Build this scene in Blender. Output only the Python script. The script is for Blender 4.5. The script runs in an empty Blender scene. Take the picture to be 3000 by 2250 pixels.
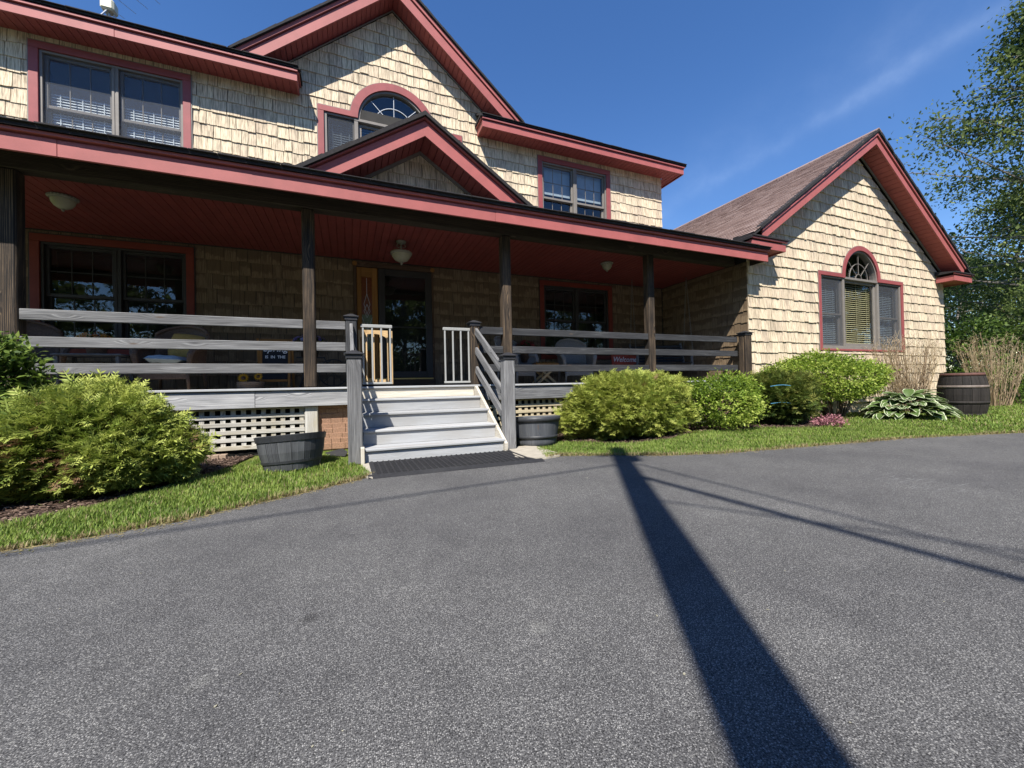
import bpy, math, random
import numpy as np
from mathutils import Vector, Matrix
R = random.Random(7)
NR = np.random.default_rng(11)
S = bpy.context.scene
COL = S.collection
# ------------------------------------------------------------------ camera
CAM = np.array([0.0, 0.0, 0.80])
F_PX, YAW, PIT, ROL = 1165.14, 0.39056, 0.007992, -0.021287
def cam_basis():
    y, p, r = YAW, PIT, ROL
    f = np.array([math.sin(y)*math.cos(p), math.cos(y)*math.cos(p), math.sin(p)])
    rt = np.array([math.cos(y), -math.sin(y), 0.0]); up = np.cross(rt, f)
    return rt*math.cos(r)+up*math.sin(r), -rt*math.sin(r)+up*math.cos(r), f
CR, CU, CF = cam_basis()
def project(P):
    d = np.asarray(P, float)-CAM; c = d @ CF
    return 1500+F_PX*(d @ CR)/c, 1125-F_PX*(d @ CU)/c, c
def ground(px, py):
    d = CR*(px-1500)/F_PX-CU*(py-1125)/F_PX+CF
    return CAM+d*(-CAM[2]/d[2])
cd = bpy.data.cameras.new('camera'); cam = bpy.data.objects.new('camera', cd); COL.objects.link(cam)
cd.sensor_width = 36.0; cd.lens = 36.0*F_PX/3000.0; cd.clip_start = 0.02; cd.clip_end = 3000
mw = Matrix.Identity(4)
for i in range(3):
    mw[i][0] = CR[i]; mw[i][1] = CU[i]; mw[i][2] = -CF[i]; mw[i][3] = CAM[i]
cam.matrix_world = mw
S.camera = cam
# ------------------------------------------------------------------ light
SHD = Vector((0.63, 1.0, -1.53)).normalized()        # direction the sunlight travels
EL = math.asin(-SHD.z); AZ = math.atan2(-SHD.x, -SHD.y)
W = bpy.data.worlds.new('World'); S.world = W; W.use_nodes = True
wn = W.node_tree.nodes; wl = W.node_tree.links; wn.clear()
sky = wn.new('ShaderNodeTexSky'); sky.sky_type = 'NISHITA'; sky.sun_disc = False
sky.sun_elevation = EL; sky.sun_rotation = AZ; sky.altitude = 300; sky.air_density = 1.0; sky.dust_density = 0.0; sky.ozone_density = 2.2
bg = wn.new('ShaderNodeBackground'); bg.inputs['Strength'].default_value = 0.104
wo = wn.new('ShaderNodeOutputWorld')
# one faint cirrus trail: a narrow band along a great circle of the sky vault, broken up by noise
def pxdir(px, py): return Vector(CR*(px-1500)/F_PX-CU*(py-1125)/F_PX+CF).normalized()
cn = pxdir(1900, 655).cross(pxdir(2880, 40)).normalized(); ct = (pxdir(1900, 655)+pxdir(2880, 40)).normalized()
tcw = wn.new('ShaderNodeTexCoord')
def wmath(op, a_, b_=0.0):
    nd = wn.new('ShaderNodeMath'); nd.operation = op
    for k_, v_ in enumerate((a_, b_)):
        if isinstance(v_, (int, float)): nd.inputs[k_].default_value = v_
        else: wl.new(v_, nd.inputs[k_])
    return nd.outputs[0]
def wdot(vec):
    nd = wn.new('ShaderNodeVectorMath'); nd.operation = 'DOT_PRODUCT'; wl.new(tcw.outputs['Generated'], nd.inputs[0]); nd.inputs[1].default_value = vec; return nd.outputs['Value']
nzw = wn.new('ShaderNodeTexNoise'); nzw.inputs['Scale'].default_value = 3.2; nzw.inputs['Detail'].default_value = 5.0; wl.new(tcw.outputs['Generated'], nzw.inputs['Vector'])
nz2 = wn.new('ShaderNodeTexNoise'); nz2.inputs['Scale'].default_value = 7.0; nz2.inputs['Detail'].default_value = 6.0; nz2.inputs['Roughness'].default_value = 0.6; wl.new(tcw.outputs['Generated'], nz2.inputs['Vector'])
dn = wmath('ADD', wdot(cn), wmath('MULTIPLY', wmath('SUBTRACT', nzw.outputs['Fac'], 0.5), 0.085))
band = wmath('POWER', 2.718, wmath('MULTIPLY', wmath('MULTIPLY', dn, dn), -1.0/(0.014*0.014)))
wide = wmath('POWER', 2.718, wmath('MULTIPLY', wmath('MULTIPLY', wmath('ADD', dn, 0.03), wmath('ADD', dn, 0.03)), -1.0/(0.07*0.07)))
cov = wmath('MULTIPLY', wmath('ADD', wmath('MULTIPLY', band, 0.030), wmath('MULTIPLY', wide, 0.016)), wmath('POWER', wmath('MULTIPLY', nz2.outputs['Fac'], 1.75), 3.0))
mxw = wn.new('ShaderNodeMix'); mxw.data_type = 'RGBA'; mxw.inputs[7].default_value = (9.5, 11.0, 13.0, 1); wl.new(cov, mxw.inputs[0])
hsv = wn.new('ShaderNodeHueSaturation'); hsv.inputs['Saturation'].default_value = 1.24; hsv.inputs['Hue'].default_value = 0.508
wl.new(sky.outputs['Color'], hsv.inputs['Color']); wl.new(hsv.outputs['Color'], mxw.inputs[6]); wl.new(mxw.outputs[2], bg.inputs['Color']); wl.new(bg.outputs['Background'], wo.inputs['Surface'])
sd = bpy.data.lights.new('sun', 'SUN'); sd.energy = 5.0; sd.angle = math.radians(0.53); sd.color = (1.0, 0.955, 0.88)
so = bpy.data.objects.new('sun', sd); COL.objects.link(so)
so.rotation_euler = SHD.to_track_quat('-Z', 'Y').to_euler(); so.location = (-8, -12, 20)
S.view_settings.view_transform = 'Standard'; S.view_settings.look = 'None'; S.view_settings.gamma = 1.0
S.view_settings.use_curve_mapping = False; S.view_settings.exposure = 0.88
S.cycles.max_bounces = 6; S.cycles.transparent_max_bounces = 8
# ------------------------------------------------------------------ mesh helpers
WL = {}
def place(o, parent, loc):
    COL.objects.link(o); o.location = loc; WL[o.name] = Vector(loc)
    if parent is not None:
        o.parent = parent; o.matrix_parent_inverse = Matrix.Translation(-WL.get(parent.name, Vector((0, 0, 0))))
    return o
def tag(o, label=None, cat=None, group=None, kind=None):
    if label: o['label'] = label
    if cat: o['category'] = cat
    if group: o['group'] = group
    if kind: o['kind'] = kind
    return o
def empty(name, loc, label=None, cat=None, group=None, rz=0.0, parent=None):
    o = bpy.data.objects.new(name, None); o.empty_display_size = 0.2
    place(o, parent, loc); o.rotation_euler = (0, 0, rz)
    return tag(o, label, cat, group)
class MB:
    def __init__(s): s.v = []; s.f = []; s.uv = []; s.mi = []
    def raw(s, V, Fs, UVs=None, m=0):
        b = len(s.v); s.v.extend([tuple(p) for p in V])
        for k, f in enumerate(Fs):
            s.f.append([b+i for i in f]); s.mi.append(m)
            s.uv.append(UVs[k] if UVs is not None else [(V[i][0]+V[i][1], V[i][2]) for i in f])
    def convex(s, V, Fs, M=None, long=0, m=0, ou=None):
        """faces oriented outward; V in local space, UV from the local long axis, then moved by M"""
        c = np.mean(np.array(V), axis=0); V = [np.array(p, float) for p in V]
        ou = ou or (R.random()*9, R.random()*9)
        FF, UU = [], []
        for f in Fs:
            a, b, d = V[f[0]], V[f[1]], V[f[2]]
            n = np.cross(b-a, d-a)
            if len(f) > 3: n = np.cross(V[f[2]]-V[f[0]], V[f[3]]-V[f[1]])
            fc = np.mean([V[i] for i in f], axis=0)
            if n @ (fc-c) < 0: f = list(f)[::-1]; n = -n
            ax = int(np.argmax(np.abs(n)))
            o = [k for k in range(3) if k != ax]
            if long in o: ua = long; va = [k for k in o if k != long][0]
            else: ua, va = o
            FF.append(f); UU.append([(V[i][ua]+ou[0], V[i][va]+ou[1]+(0.37*ax)) for i in f])
        if M is not None: V = [M @ Vector(p) for p in V]
        s.raw(V, FF, UU, m)
    def box(s, x0, x1, y0, y1, z0, z1, ch=0.0, m=0, M=None, ou=None):
        h = [abs(x1-x0)/2, abs(y1-y0)/2, abs(z1-z0)/2]; c = ((x0+x1)/2, (y0+y1)/2, (z0+z1)/2)
        T = Matrix.Translation(c)
        if M is not None: T = M @ T
        lg = int(np.argmax(h)); ch = min(ch, min(h)*0.45)
        if ch <= 0:
            V = [(sx*h[0], sy*h[1], sz*h[2]) for sx in (-1, 1) for sy in (-1, 1) for sz in (-1, 1)]
            Fs = [(0, 1, 3, 2), (4, 5, 7, 6), (0, 1, 5, 4), (2, 3, 7, 6), (0, 2, 6, 4), (1, 3, 7, 5)]
        else:
            V = []; idx = {}
            for sx in (-1, 1):
                for sy in (-1, 1):
                    for sz in (-1, 1):
                        for a in range(3):
                            p = [sx*(h[0]-ch), sy*(h[1]-ch), sz*(h[2]-ch)]; p[a] = (sx, sy, sz)[a]*h[a]
                            idx[(sx, sy, sz, a)] = len(V); V.append(p)
            Fs = []
            q = ((-1, -1), (-1, 1), (1, 1), (1, -1))
            def sg(a, sa, t):
                o = [0, 0, 0]; k = 0
                for i in range(3):
                    if i == a: o[i] = sa
                    else: o[i] = t[k]; k += 1
                return tuple(o)
            for a in range(3):
                for sa in (-1, 1): Fs.append([idx[sg(a, sa, t)+(a,)] for t in q])
            for a in range(3):          # edges along axis a
                b, c2 = [i for i in range(3) if i != a]
                for t in q:
                    f = []
                    for sa, ax in ((-1, b), (-1, c2), (1, c2), (1, b)): f.append(idx[sg(a, sa, t)+(ax,)])
                    Fs.append(f)
            for sx in (-1, 1):
                for sy in (-1, 1):
                    for sz in (-1, 1): Fs.append([idx[(sx, sy, sz, a)] for a in range(3)])
        s.convex(V, Fs, T, lg, m, ou)
    def bar(s, p, q, w, h, ch=0.0, m=0, up=(0, 0, 1)):
        p = Vector(p); q = Vector(q); d = q-p; L = d.length; d.normalize(); up = Vector(up)
        if abs(d.dot(up)) > 0.99: up = Vector((0, 1, 0))
        sd_ = d.cross(up).normalized(); u2 = sd_.cross(d)
        M = Matrix(((d.x, sd_.x, u2.x, p.x), (d.y, sd_.y, u2.y, p.y), (d.z, sd_.z, u2.z, p.z), (0, 0, 0, 1)))
        s.box(0, L, -w/2, w/2, -h/2, h/2, ch, m, M)
    def prism(s, poly, y0, y1, axis='y', m=0):
        """polygon given in (x,z) for axis y, in (y,z) for axis x, in (x,y) for axis z"""
        n = len(poly)
        def P(a, b, t): return (a, t, b) if axis == 'y' else ((t, a, b) if axis == 'x' else (a, b, t))
        V = [P(a, b, y0) for a, b in poly]+[P(a, b, y1) for a, b in poly]
        Fs = [list(range(n)), list(range(2*n-1, n-1, -1))]+[[i, i+n, (i+1) % n+n, (i+1) % n] for i in range(n)]
        A = sum(poly[i][0]*poly[(i+1) % n][1]-poly[(i+1) % n][0]*poly[i][1] for i in range(n))
        t = (A > 0) == ((y1 > y0) != (axis == 'y'))
        # orientation fixed later by recalc; keep consistent
        ou = R.random()*5
        UV = [[(V[i][0]+V[i][1]+ou, V[i][2]+ou) for i in f] for f in Fs]
        if t: Fs = [f[::-1] for f in Fs]; UV = [u[::-1] for u in UV]
        s.raw(V, Fs, UV, m)
    def tube(s, pts, rad, n=8, m=0, cap=True):
        P = [Vector(p) for p in pts]; rs = rad if isinstance(rad, (list, tuple)) else [rad]*len(P)
        V = []; prev = None; L = 0; ls = []
        for i, p in enumerate(P):
            t = (P[min(i+1, len(P)-1)]-P[max(i-1, 0)]).normalized()
            a = prev if prev is not None else (Vector((0, 0, 1)) if abs(t.z) < 0.9 else Vector((1, 0, 0)))
            a = (a-t*a.dot(t)).normalized(); b = t.cross(a); prev = a
            if i: L += (p-P[i-1]).length
            ls.append(L)
            for k in range(n):
                an = 2*math.pi*k/n; V.append(p+(a*math.cos(an)+b*math.sin(an))*rs[i])
        Fs = []; UV = []; ou = R.random()*7
        for i in range(len(P)-1):
            for k in range(n):
                k2 = (k+1) % n
                Fs.append([i*n+k, i*n+k2, (i+1)*n+k2, (i+1)*n+k])
                r0 = rs[i]*6.28/n
                UV.append([(ls[i]+ou, k*r0), (ls[i]+ou, (k+1)*r0), (ls[i+1]+ou, (k+1)*r0), (ls[i+1]+ou, k*r0)])
        if cap:
            Fs.append(list(range(n))[::-1]); UV.append([(0, 0)]*n)
            Fs.append([(len(P)-1)*n+k for k in range(n)]); UV.append([(0, 0)]*n)
        s.raw(V, Fs, UV, m)
    def lathe(s, prof, n=24, c=(0, 0, 0), m=0, a0=0.0, a1=2*math.pi):
        full = abs(a1-a0-2*math.pi) < 1e-6; nn = n if full else n+1
        V = []; Fs = []; UV = []
        for r, z in prof:
            for k in range(nn):
                an = a0+(a1-a0)*k/n; V.append((c[0]+r*math.cos(an), c[1]+r*math.sin(an), c[2]+z))
        for i in range(len(prof)-1):
            for k in range(n):
                k2 = (k+1) % nn
                Fs.append([i*nn+k, i*nn+k2, (i+1)*nn+k2, (i+1)*nn+k])
                ua, ub = k*(a1-a0)/n*0.4, (k+1)*(a1-a0)/n*0.4
                UV.append([(prof[i][1], ua), (prof[i][1], ub), (prof[i+1][1], ub), (prof[i+1][1], ua)])
        s.raw(V, Fs, UV, m)
    def mesh(s, name, mats, smooth=False, off=(0, 0, 0)):
        me = bpy.data.meshes.new(name)
        me.from_pydata([(a-off[0], b-off[1], c-off[2]) for a, b, c in s.v], [], s.f)
        uvl = me.uv_layers.new(name='UVMap')
        uvl.data.foreach_set('uv', [x for u in s.uv for p in u for x in p])
        for mt in (mats if isinstance(mats, (list, tuple)) else [mats]): me.materials.append(mt)
        me.polygons.foreach_set('material_index', s.mi)
        me.polygons.foreach_set('use_smooth', [smooth]*len(s.f))
        me.update(); return me
    def build(s, name, mats, parent=None, smooth=False, local=False):
        V = np.array(s.v); lo, hi = V.min(0), V.max(0)
        c = ((lo[0]+hi[0])/2, (lo[1]+hi[1])/2, lo[2])
        if local:
            o = bpy.data.objects.new(name, s.mesh(name, mats, smooth)); COL.objects.link(o); o.parent = parent
            return o
        o = bpy.data.objects.new(name, s.mesh(name, mats, smooth, c))
        return place(o, parent, c)
def np_obj(name, V, F, mt, parent=None, tone=None, loc=(0, 0, 0), smooth=False, local=False):
    V = np.asarray(V, np.float32)-np.asarray(loc, np.float32); F = np.asarray(F, np.int32)
    me = bpy.data.meshes.new(name); nv, nf, k = len(V), len(F), F.shape[1]
    me.vertices.add(nv); me.vertices.foreach_set('co', V.ravel())
    me.loops.add(nf*k); me.loops.foreach_set('vertex_index', F.ravel())
    me.polygons.add(nf); me.polygons.foreach_set('loop_start', np.arange(0, nf*k, k, dtype=np.int32))
    try: me.polygons.foreach_set('loop_total', np.full(nf, k, np.int32))
    except Exception: pass
    if tone is not None:
        a = me.attributes.new('tone', 'FLOAT', 'POINT'); a.data.foreach_set('value', np.asarray(tone, np.float32))
    me.update(calc_edges=True); me.validate()
    if smooth: me.polygons.foreach_set('use_smooth', [True]*nf)
    me.materials.append(mt)
    o = bpy.data.objects.new(name, me)
    if local: COL.objects.link(o); o.parent = parent; return o
    return place(o, parent, loc)
def dup(o, parent=None):
    c = o.copy(); COL.objects.link(c); c.parent = parent
    for k in ('label', 'category', 'group'):
        pass
    for ch in list(o.children): dup(ch, c).matrix_parent_inverse = ch.matrix_parent_inverse.copy()
    return c
# ------------------------------------------------------------------ materials
class NT:
    def __init__(s, name):
        s.m = bpy.data.materials.new(name); s.m.use_nodes = True; s.t = s.m.node_tree; s.t.nodes.clear()
        s.out = s.n('ShaderNodeOutputMaterial')
    def n(s, ty, **kw):
        nd = s.t.nodes.new(ty)
        for k, v in kw.items():
            if k.startswith('i_'):
                key = k[2:]; key = int(key) if key.isdigit() else key.replace('_', ' ')
                s.set(nd.inputs[key], v)
            else: setattr(nd, k, v)
        return nd
    def set(s, sock, v):
        if isinstance(v, bpy.types.NodeSocket): s.t.links.new(v, sock)
        elif isinstance(v, bpy.types.Node): s.t.links.new(v.outputs[0], sock)
        else:
            if isinstance(v, (tuple, list)) and len(v) == 3 and sock.type == 'RGBA': v = tuple(v)+(1,)
            sock.default_value = v
    def uv(s): return s.n('ShaderNodeTexCoord').outputs['UV']
    def obj(s): return s.n('ShaderNodeTexCoord').outputs['Object']
    def world(s): return s.n('ShaderNodeNewGeometry').outputs['Position']
    def map(s, vec, sc=(1, 1, 1), loc=(0, 0, 0), rot=(0, 0, 0)):
        return s.n('ShaderNodeMapping', i_Vector=vec, i_Scale=sc, i_Location=loc, i_Rotation=rot).outputs[0]
    def noise(s, vec, sc, det=4, rough=0.55, dist=0.0):
        return s.n('ShaderNodeTexNoise', i_Vector=vec, i_Scale=sc, i_Detail=det, i_Roughness=rough, i_Distortion=dist).outputs['Fac']
    def voro(s, vec, sc, feat='F1', out='Distance', rnd=1.0):
        return s.n('ShaderNodeTexVoronoi', feature=feat, i_Vector=vec, i_Scale=sc, i_Randomness=rnd).outputs[out]
    def ramp(s, fac, stops):
        nd = s.n('ShaderNodeValToRGB', i_Fac=fac); cr = nd.color_ramp
        while len(cr.elements) < len(stops): cr.elements.new(0.5)
        for e, (p, c) in zip(cr.elements, stops):
            e.position = p
            if not isinstance(c, (tuple, list)): c = (c, c, c)
            e.color = tuple(c)+(1,) if len(c) == 3 else c
        return nd.outputs['Color']
    def math(s, op, a, b=0.0, c=None, clamp=False):
        nd = s.n('ShaderNodeMath', operation=op, use_clamp=clamp); s.set(nd.inputs[0], a); s.set(nd.inputs[1], b)
        if c is not None: s.set(nd.inputs[2], c)
        return nd.outputs[0]
    def mix(s, fac, a, b, bt='MIX'):
        nd = s.n('ShaderNodeMix', data_type='RGBA', blend_type=bt)
        s.set(nd.inputs[0], fac); s.set(nd.inputs[6], a); s.set(nd.inputs[7], b); return nd.outputs[2]
    def rand(s):
        a = s.n('ShaderNodeObjectInfo').outputs['Random']; b = s.n('ShaderNodeNewGeometry').outputs['Random Per Island']
        return s.math('FRACT', s.math('ADD', a, b))
    def bump(s, h, st=0.3, dist=0.01):
        return s.n('ShaderNodeBump', i_Strength=st, i_Distance=dist, i_Height=h).outputs[0]
    def pbr(s, col, rough=0.7, nrm=None, spec=0.35, metal=0.0):
        b = s.n('ShaderNodeBsdfPrincipled'); s.set(b.inputs['Base Color'], col); s.set(b.inputs['Roughness'], rough)
        b.inputs['Specular IOR Level'].default_value = spec; b.inputs['Metallic'].default_value = metal
        if nrm is not None: s.set(b.inputs['Normal'], nrm)
        s.t.links.new(b.outputs[0], s.out.inputs[0]); return s.m
def paint(name, col, rough=0.6, var=0.12, sc=6.0, dirt=0.0, dcol=(0.05, 0.04, 0.035)):
    t = NT(name); o = t.world(); nz = t.noise(o, sc, 5); fine = t.noise(o, 90, 3)
    k = t.math('ADD', t.math('MULTIPLY', nz, 0.7), t.math('MULTIPLY', fine, 0.3))
    lo = tuple(c*(1-var) for c in col); hi = tuple(min(1, c*(1+var)) for c in col)
    c = t.ramp(k, [(0.3, lo), (0.7, hi)])
    if dirt: c = t.mix(t.math('MULTIPLY', t.ramp(t.noise(o, 2.3, 7, 0.65), [(0.5, 0.0), (0.72, 1.0)]), dirt), c, dcol)
    r = t.rand(); c = t.mix(0.16, c, t.ramp(r, [(0, 0.35), (1, 0.65)]), 'OVERLAY')
    return t.pbr(c, rough, t.bump(fine, 0.12, 0.004))
def wood(name, dark, mid, light, grain=1.0, rough=0.8, knot=(0.1, 0.07, 0.05), stain=None, sheen=0.3):
    t = NT(name); uv = t.uv(); r = t.rand()
    uvr = t.n('ShaderNodeVectorMath', operation='ADD', i_0=uv, i_1=t.n('ShaderNodeCombineXYZ', i_X=t.math('MULTIPLY', r, 31.0), i_Y=t.math('MULTIPLY', r, 17.0))).outputs[0]
    kv = t.map(uvr, (1.7, 6.5, 1)); kd = t.voro(kv, 1.0)
    bend = t.math('MULTIPLY', t.ramp(kd, [(0.0, 1.0), (0.32, 0.0)]), 0.05)
    wv = t.n('ShaderNodeVectorMath', operation='ADD', i_0=uvr, i_1=t.n('ShaderNodeCombineXYZ', i_Y=bend)).outputs[0]
    slow = t.noise(t.map(wv, (0.9, 9, 1)), 1.0, 4, 0.6, 0.6)
    g = t.noise(t.map(wv, (2.6, 95, 1)), 1.0, 6, 0.66, 0.35)
    wav = t.n('ShaderNodeTexWave', wave_type='BANDS', bands_direction='Y', i_Vector=t.map(wv, (0.6, 22, 1)), i_Scale=1.0, i_Distortion=5.5, i_Detail=3, i_Detail_Scale=1.2).outputs['Fac']
    k = t.math('ADD', t.math('ADD', t.math('MULTIPLY', g, 0.5), t.math('MULTIPLY', wav, 0.18*grain)), t.math('MULTIPLY', slow, 0.34))
    c = t.ramp(k, [(0.30, dark), (0.5, mid), (0.68, light)])
    c = t.mix(t.ramp(kd, [(0.035, 0.85), (0.10, 0.0)]), c, knot)
    if stain: c = t.mix(t.ramp(t.noise(t.map(uvr, (1.1, 3, 1)), 1.0, 5, 0.6), [(0.46, 0.0), (0.66, 0.8)]), c, stain)
    c = t.mix(0.3, c, t.ramp(r, [(0, 0.3), (1, 0.7)]), 'OVERLAY')
    return t.pbr(c, rough, t.bump(k, 0.45, 0.006), sheen)
def siding(name, base, dark, sheltered):
    t = NT(name); uv = t.uv(); r = t.rand(); w = t.world()
    sx = t.n('ShaderNodeSeparateXYZ', i_0=uv)
    u = t.math('ADD', sx.outputs[0], t.math('MULTIPLY', r, 40.0)); v = sx.outputs[1]
    cv = t.n('ShaderNodeCombineXYZ', i_X=u, i_Y=v).outputs[0]
    g = t.noise(t.map(cv, (75, 1.0, 1)), 1.0, 3, 0.6); g2 = t.noise(t.map(cv, (170, 2.0, 1)), 1.0, 2)
    split = t.ramp(t.noise(t.map(cv, (38, 0.35, 1)), 1.0, 2, 0.5), [(0.30, 0.0), (0.36, 1.0)])
    c = t.mix(t.ramp(g, [(0.34, 0.75), (0.56, 0.0)]), base, dark)
    c = t.mix(t.math('MULTIPLY', t.math('SUBTRACT', 1.0, split), 0.65), c, tuple(x*0.35 for x in dark))
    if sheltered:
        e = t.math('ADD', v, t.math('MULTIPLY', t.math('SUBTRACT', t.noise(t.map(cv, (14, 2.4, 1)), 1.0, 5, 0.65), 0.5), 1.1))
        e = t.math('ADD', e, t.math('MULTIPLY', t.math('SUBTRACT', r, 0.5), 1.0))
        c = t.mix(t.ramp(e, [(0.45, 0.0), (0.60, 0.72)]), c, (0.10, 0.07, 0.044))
    else:
        st = t.ramp(t.noise(t.map(w, (3.0, 1, 1.1)), 1.3, 6, 0.62), [(0.50, 0.0), (0.74, 0.40)])
        c = t.mix(st, c, dark)
        c = t.mix(t.math('MULTIPLY', t.ramp(v, [(0.55, 0.0), (1.0, 0.35)]), t.noise(t.map(cv, (20, 1.5, 1)), 1.0, 3)), c, dark)
    c = t.mix(0.42, c, t.ramp(r, [(0, (0.34, 0.34, 0.36)), (1, (0.66, 0.65, 0.62))]), 'OVERLAY')
    h = t.math('ADD', t.math('MULTIPLY', g, 0.8), t.math('MULTIPLY', g2, 0.4)); h = t.math('ADD', h, split)
    return t.pbr(c, 0.85, t.bump(h, 0.55, 0.006), 0.2)
def foliage(name, stops, trans=0.35, rough=0.6):
    t = NT(name); a = t.n('ShaderNodeAttribute', attribute_name='tone').outputs['Fac']
    nz = t.noise(t.world(), 5.0, 4)
    k = t.math('ADD', a, t.math('MULTIPLY', t.math('SUBTRACT', nz, 0.5), 0.25))
    c = t.ramp(k, stops)
    b = t.n('ShaderNodeBsdfPrincipled', i_Base_Color=c, i_Roughness=rough); b.inputs['Specular IOR Level'].default_value = 0.3
    tr = t.n('ShaderNodeBsdfTranslucent', i_Color=t.mix(0.5, c, (0.20, 0.26, 0.03), 'MULTIPLY') if False else c)
    mx = t.n('ShaderNodeMixShader', i_0=trans, i_1=b.outputs[0], i_2=tr.outputs[0])
    t.t.links.new(mx.outputs[0], t.out.inputs[0]); return t.m
def glass(name, tint=(0.75, 0.8, 0.82), refl=1.0):
    t = NT(name); lw = t.n('ShaderNodeLayerWeight'); lw.inputs['Blend'].default_value = 0.5; fr = t.math('ADD', 0.045, t.math('MULTIPLY', t.math('POWER', lw.outputs['Facing'], 5.0), 0.95))
    tp = t.n('ShaderNodeBsdfTransparent', i_Color=tint)
    wob = t.bump(t.noise(t.world(), 1.6, 2), 0.10, 0.02)
    gl = t.n('ShaderNodeBsdfGlossy', i_Color=(0.95, 0.97, 1.0), i_Roughness=0.015, i_Normal=wob)
    fac = t.math('ADD', t.math('MULTIPLY', fr, 1.35*refl), 0.01, clamp=True)
    mx = t.n('ShaderNodeMixShader', i_0=fac, i_1=tp.outputs[0], i_2=gl.outputs[0])
    t.t.links.new(mx.outputs[0], t.out.inputs[0]); return t.m
def screen(name, col, op):
    t = NT(name); tp = t.n('ShaderNodeBsdfTransparent', i_Color=(1, 1, 1)); df = t.n('ShaderNodeBsdfDiffuse', i_Color=col)
    nz = t.math('ADD', t.math('MULTIPLY', t.noise(t.map(t.world(), (60, 60, 90)), 1.0, 3), 0.25), op-0.12)
    mx = t.n('ShaderNodeMixShader', i_0=nz, i_1=tp.outputs[0], i_2=df.outputs[0])
    t.t.links.new(mx.outputs[0], t.out.inputs[0]); return t.m
M = {}
M['sid'] = siding('cream_shingle', (0.69, 0.575, 0.415), (0.17, 0.128, 0.085), False)
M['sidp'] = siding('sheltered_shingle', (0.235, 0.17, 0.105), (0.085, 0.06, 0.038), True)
M['fascia'] = paint('rose_fascia_paint', (0.34, 0.098, 0.090), 0.55, 0.12, 5.0, 0.30, (0.20, 0.062, 0.055))
M['casing'] = paint('red_casing_paint', (0.27, 0.066, 0.066), 0.55, 0.14, 6.0, 0.2, (0.14, 0.04, 0.04))
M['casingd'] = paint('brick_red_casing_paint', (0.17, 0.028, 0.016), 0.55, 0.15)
M['soffit'] = paint('red_soffit_paint', (0.30, 0.075, 0.068), 0.6, 0.12)
M['ceil'] = paint('red_ceiling_paint', (0.21, 0.045, 0.038), 0.5, 0.2)
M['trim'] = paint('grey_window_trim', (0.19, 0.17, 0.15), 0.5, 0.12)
M['trimd'] = paint('dark_shaded_trim', (0.035, 0.032, 0.03), 0.45, 0.12)  # grey trim darkened to paint in the porch shade; storm door shares it
M['inside'] = paint('room_dark', (0.035, 0.033, 0.03), 0.9, 0.2)
M['black'] = paint('black_roofing_edge', (0.022, 0.020, 0.021), 0.9, 0.35, 30)
M['blind'] = paint('blind_white', (0.86, 0.87, 0.87), 0.5, 0.05)
M['blindt'] = paint('blind_tan', (0.34, 0.29, 0.16), 0.5, 0.15)
M['drape'] = paint('drape_grey', (0.30, 0.34, 0.37), 0.8, 0.15)
M['came'] = paint('pale_came', (0.55, 0.57, 0.60), 0.4, 0.05)
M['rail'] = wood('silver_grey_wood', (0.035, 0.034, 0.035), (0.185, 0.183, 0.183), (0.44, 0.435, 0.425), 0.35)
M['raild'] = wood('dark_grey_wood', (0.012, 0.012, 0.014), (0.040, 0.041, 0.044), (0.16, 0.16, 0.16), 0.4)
M['post'] = wood('brown_post_wood', (0.004, 0.0035, 0.003), (0.028, 0.021, 0.016), (0.19, 0.13, 0.078), 1.0, knot=(0.42, 0.22, 0.08), stain=(0.012, 0.010, 0.009))
M['beam'] = wood('dark_beam_wood', (0.012, 0.009, 0.007), (0.035, 0.026, 0.018), (0.085, 0.065, 0.045))
M['joist'] = wood('silver_joist_wood', (0.05, 0.05, 0.053), (0.25, 0.25, 0.255), (0.47, 0.465, 0.455), 1.1)
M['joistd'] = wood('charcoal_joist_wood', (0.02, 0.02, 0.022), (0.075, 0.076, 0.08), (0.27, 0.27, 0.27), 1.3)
M['lat'] = wood('weathered_lattice_wood', (0.17, 0.155, 0.13), (0.42, 0.40, 0.36), (0.62, 0.60, 0.55), stain=(0.34, 0.29, 0.19))
M['latt'] = wood('tan_lattice_wood', (0.16, 0.13, 0.085), (0.42, 0.35, 0.23), (0.62, 0.54, 0.38))
M['step'] = wood('pale_grey_step_board', (0.25, 0.255, 0.26), (0.355, 0.36, 0.365), (0.43, 0.435, 0.44), 0.5, knot=(0.33, 0.33, 0.33), stain=(0.30, 0.29, 0.275))
M['pine'] = wood('bleached_pine_wood', (0.26, 0.22, 0.16), (0.48, 0.435, 0.355), (0.62, 0.585, 0.51), 1.2, knot=(0.45, 0.30, 0.16))
M['orange'] = wood('honey_wood', (0.15, 0.065, 0.016), (0.26, 0.12, 0.03), (0.36, 0.18, 0.052))
M['birchw'] = wood('light_pine_gate_wood', (0.36, 0.23, 0.10), (0.50, 0.34, 0.17), (0.60, 0.44, 0.25))
M['dkwood'] = wood('chocolate_door_trim', (0.03, 0.018, 0.012), (0.075, 0.045, 0.028), (0.15, 0.09, 0.055))
M['cap'] = paint('black_post_cap', (0.03, 0.03, 0.033), 0.45, 0.3, 20)
M['metalw'] = paint('pale_grey_gate_metal', (0.31, 0.31, 0.295), 0.4, 0.08)
M['tub'] = wood('charcoal_tub_wood', (0.014, 0.015, 0.017), (0.040, 0.042, 0.046), (0.09, 0.094, 0.10), stain=(0.11, 0.115, 0.12))
M['tubp'] = wood('grey_plastic_tub', (0.045, 0.05, 0.06), (0.085, 0.09, 0.10), (0.15, 0.155, 0.165), 0.4)
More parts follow.
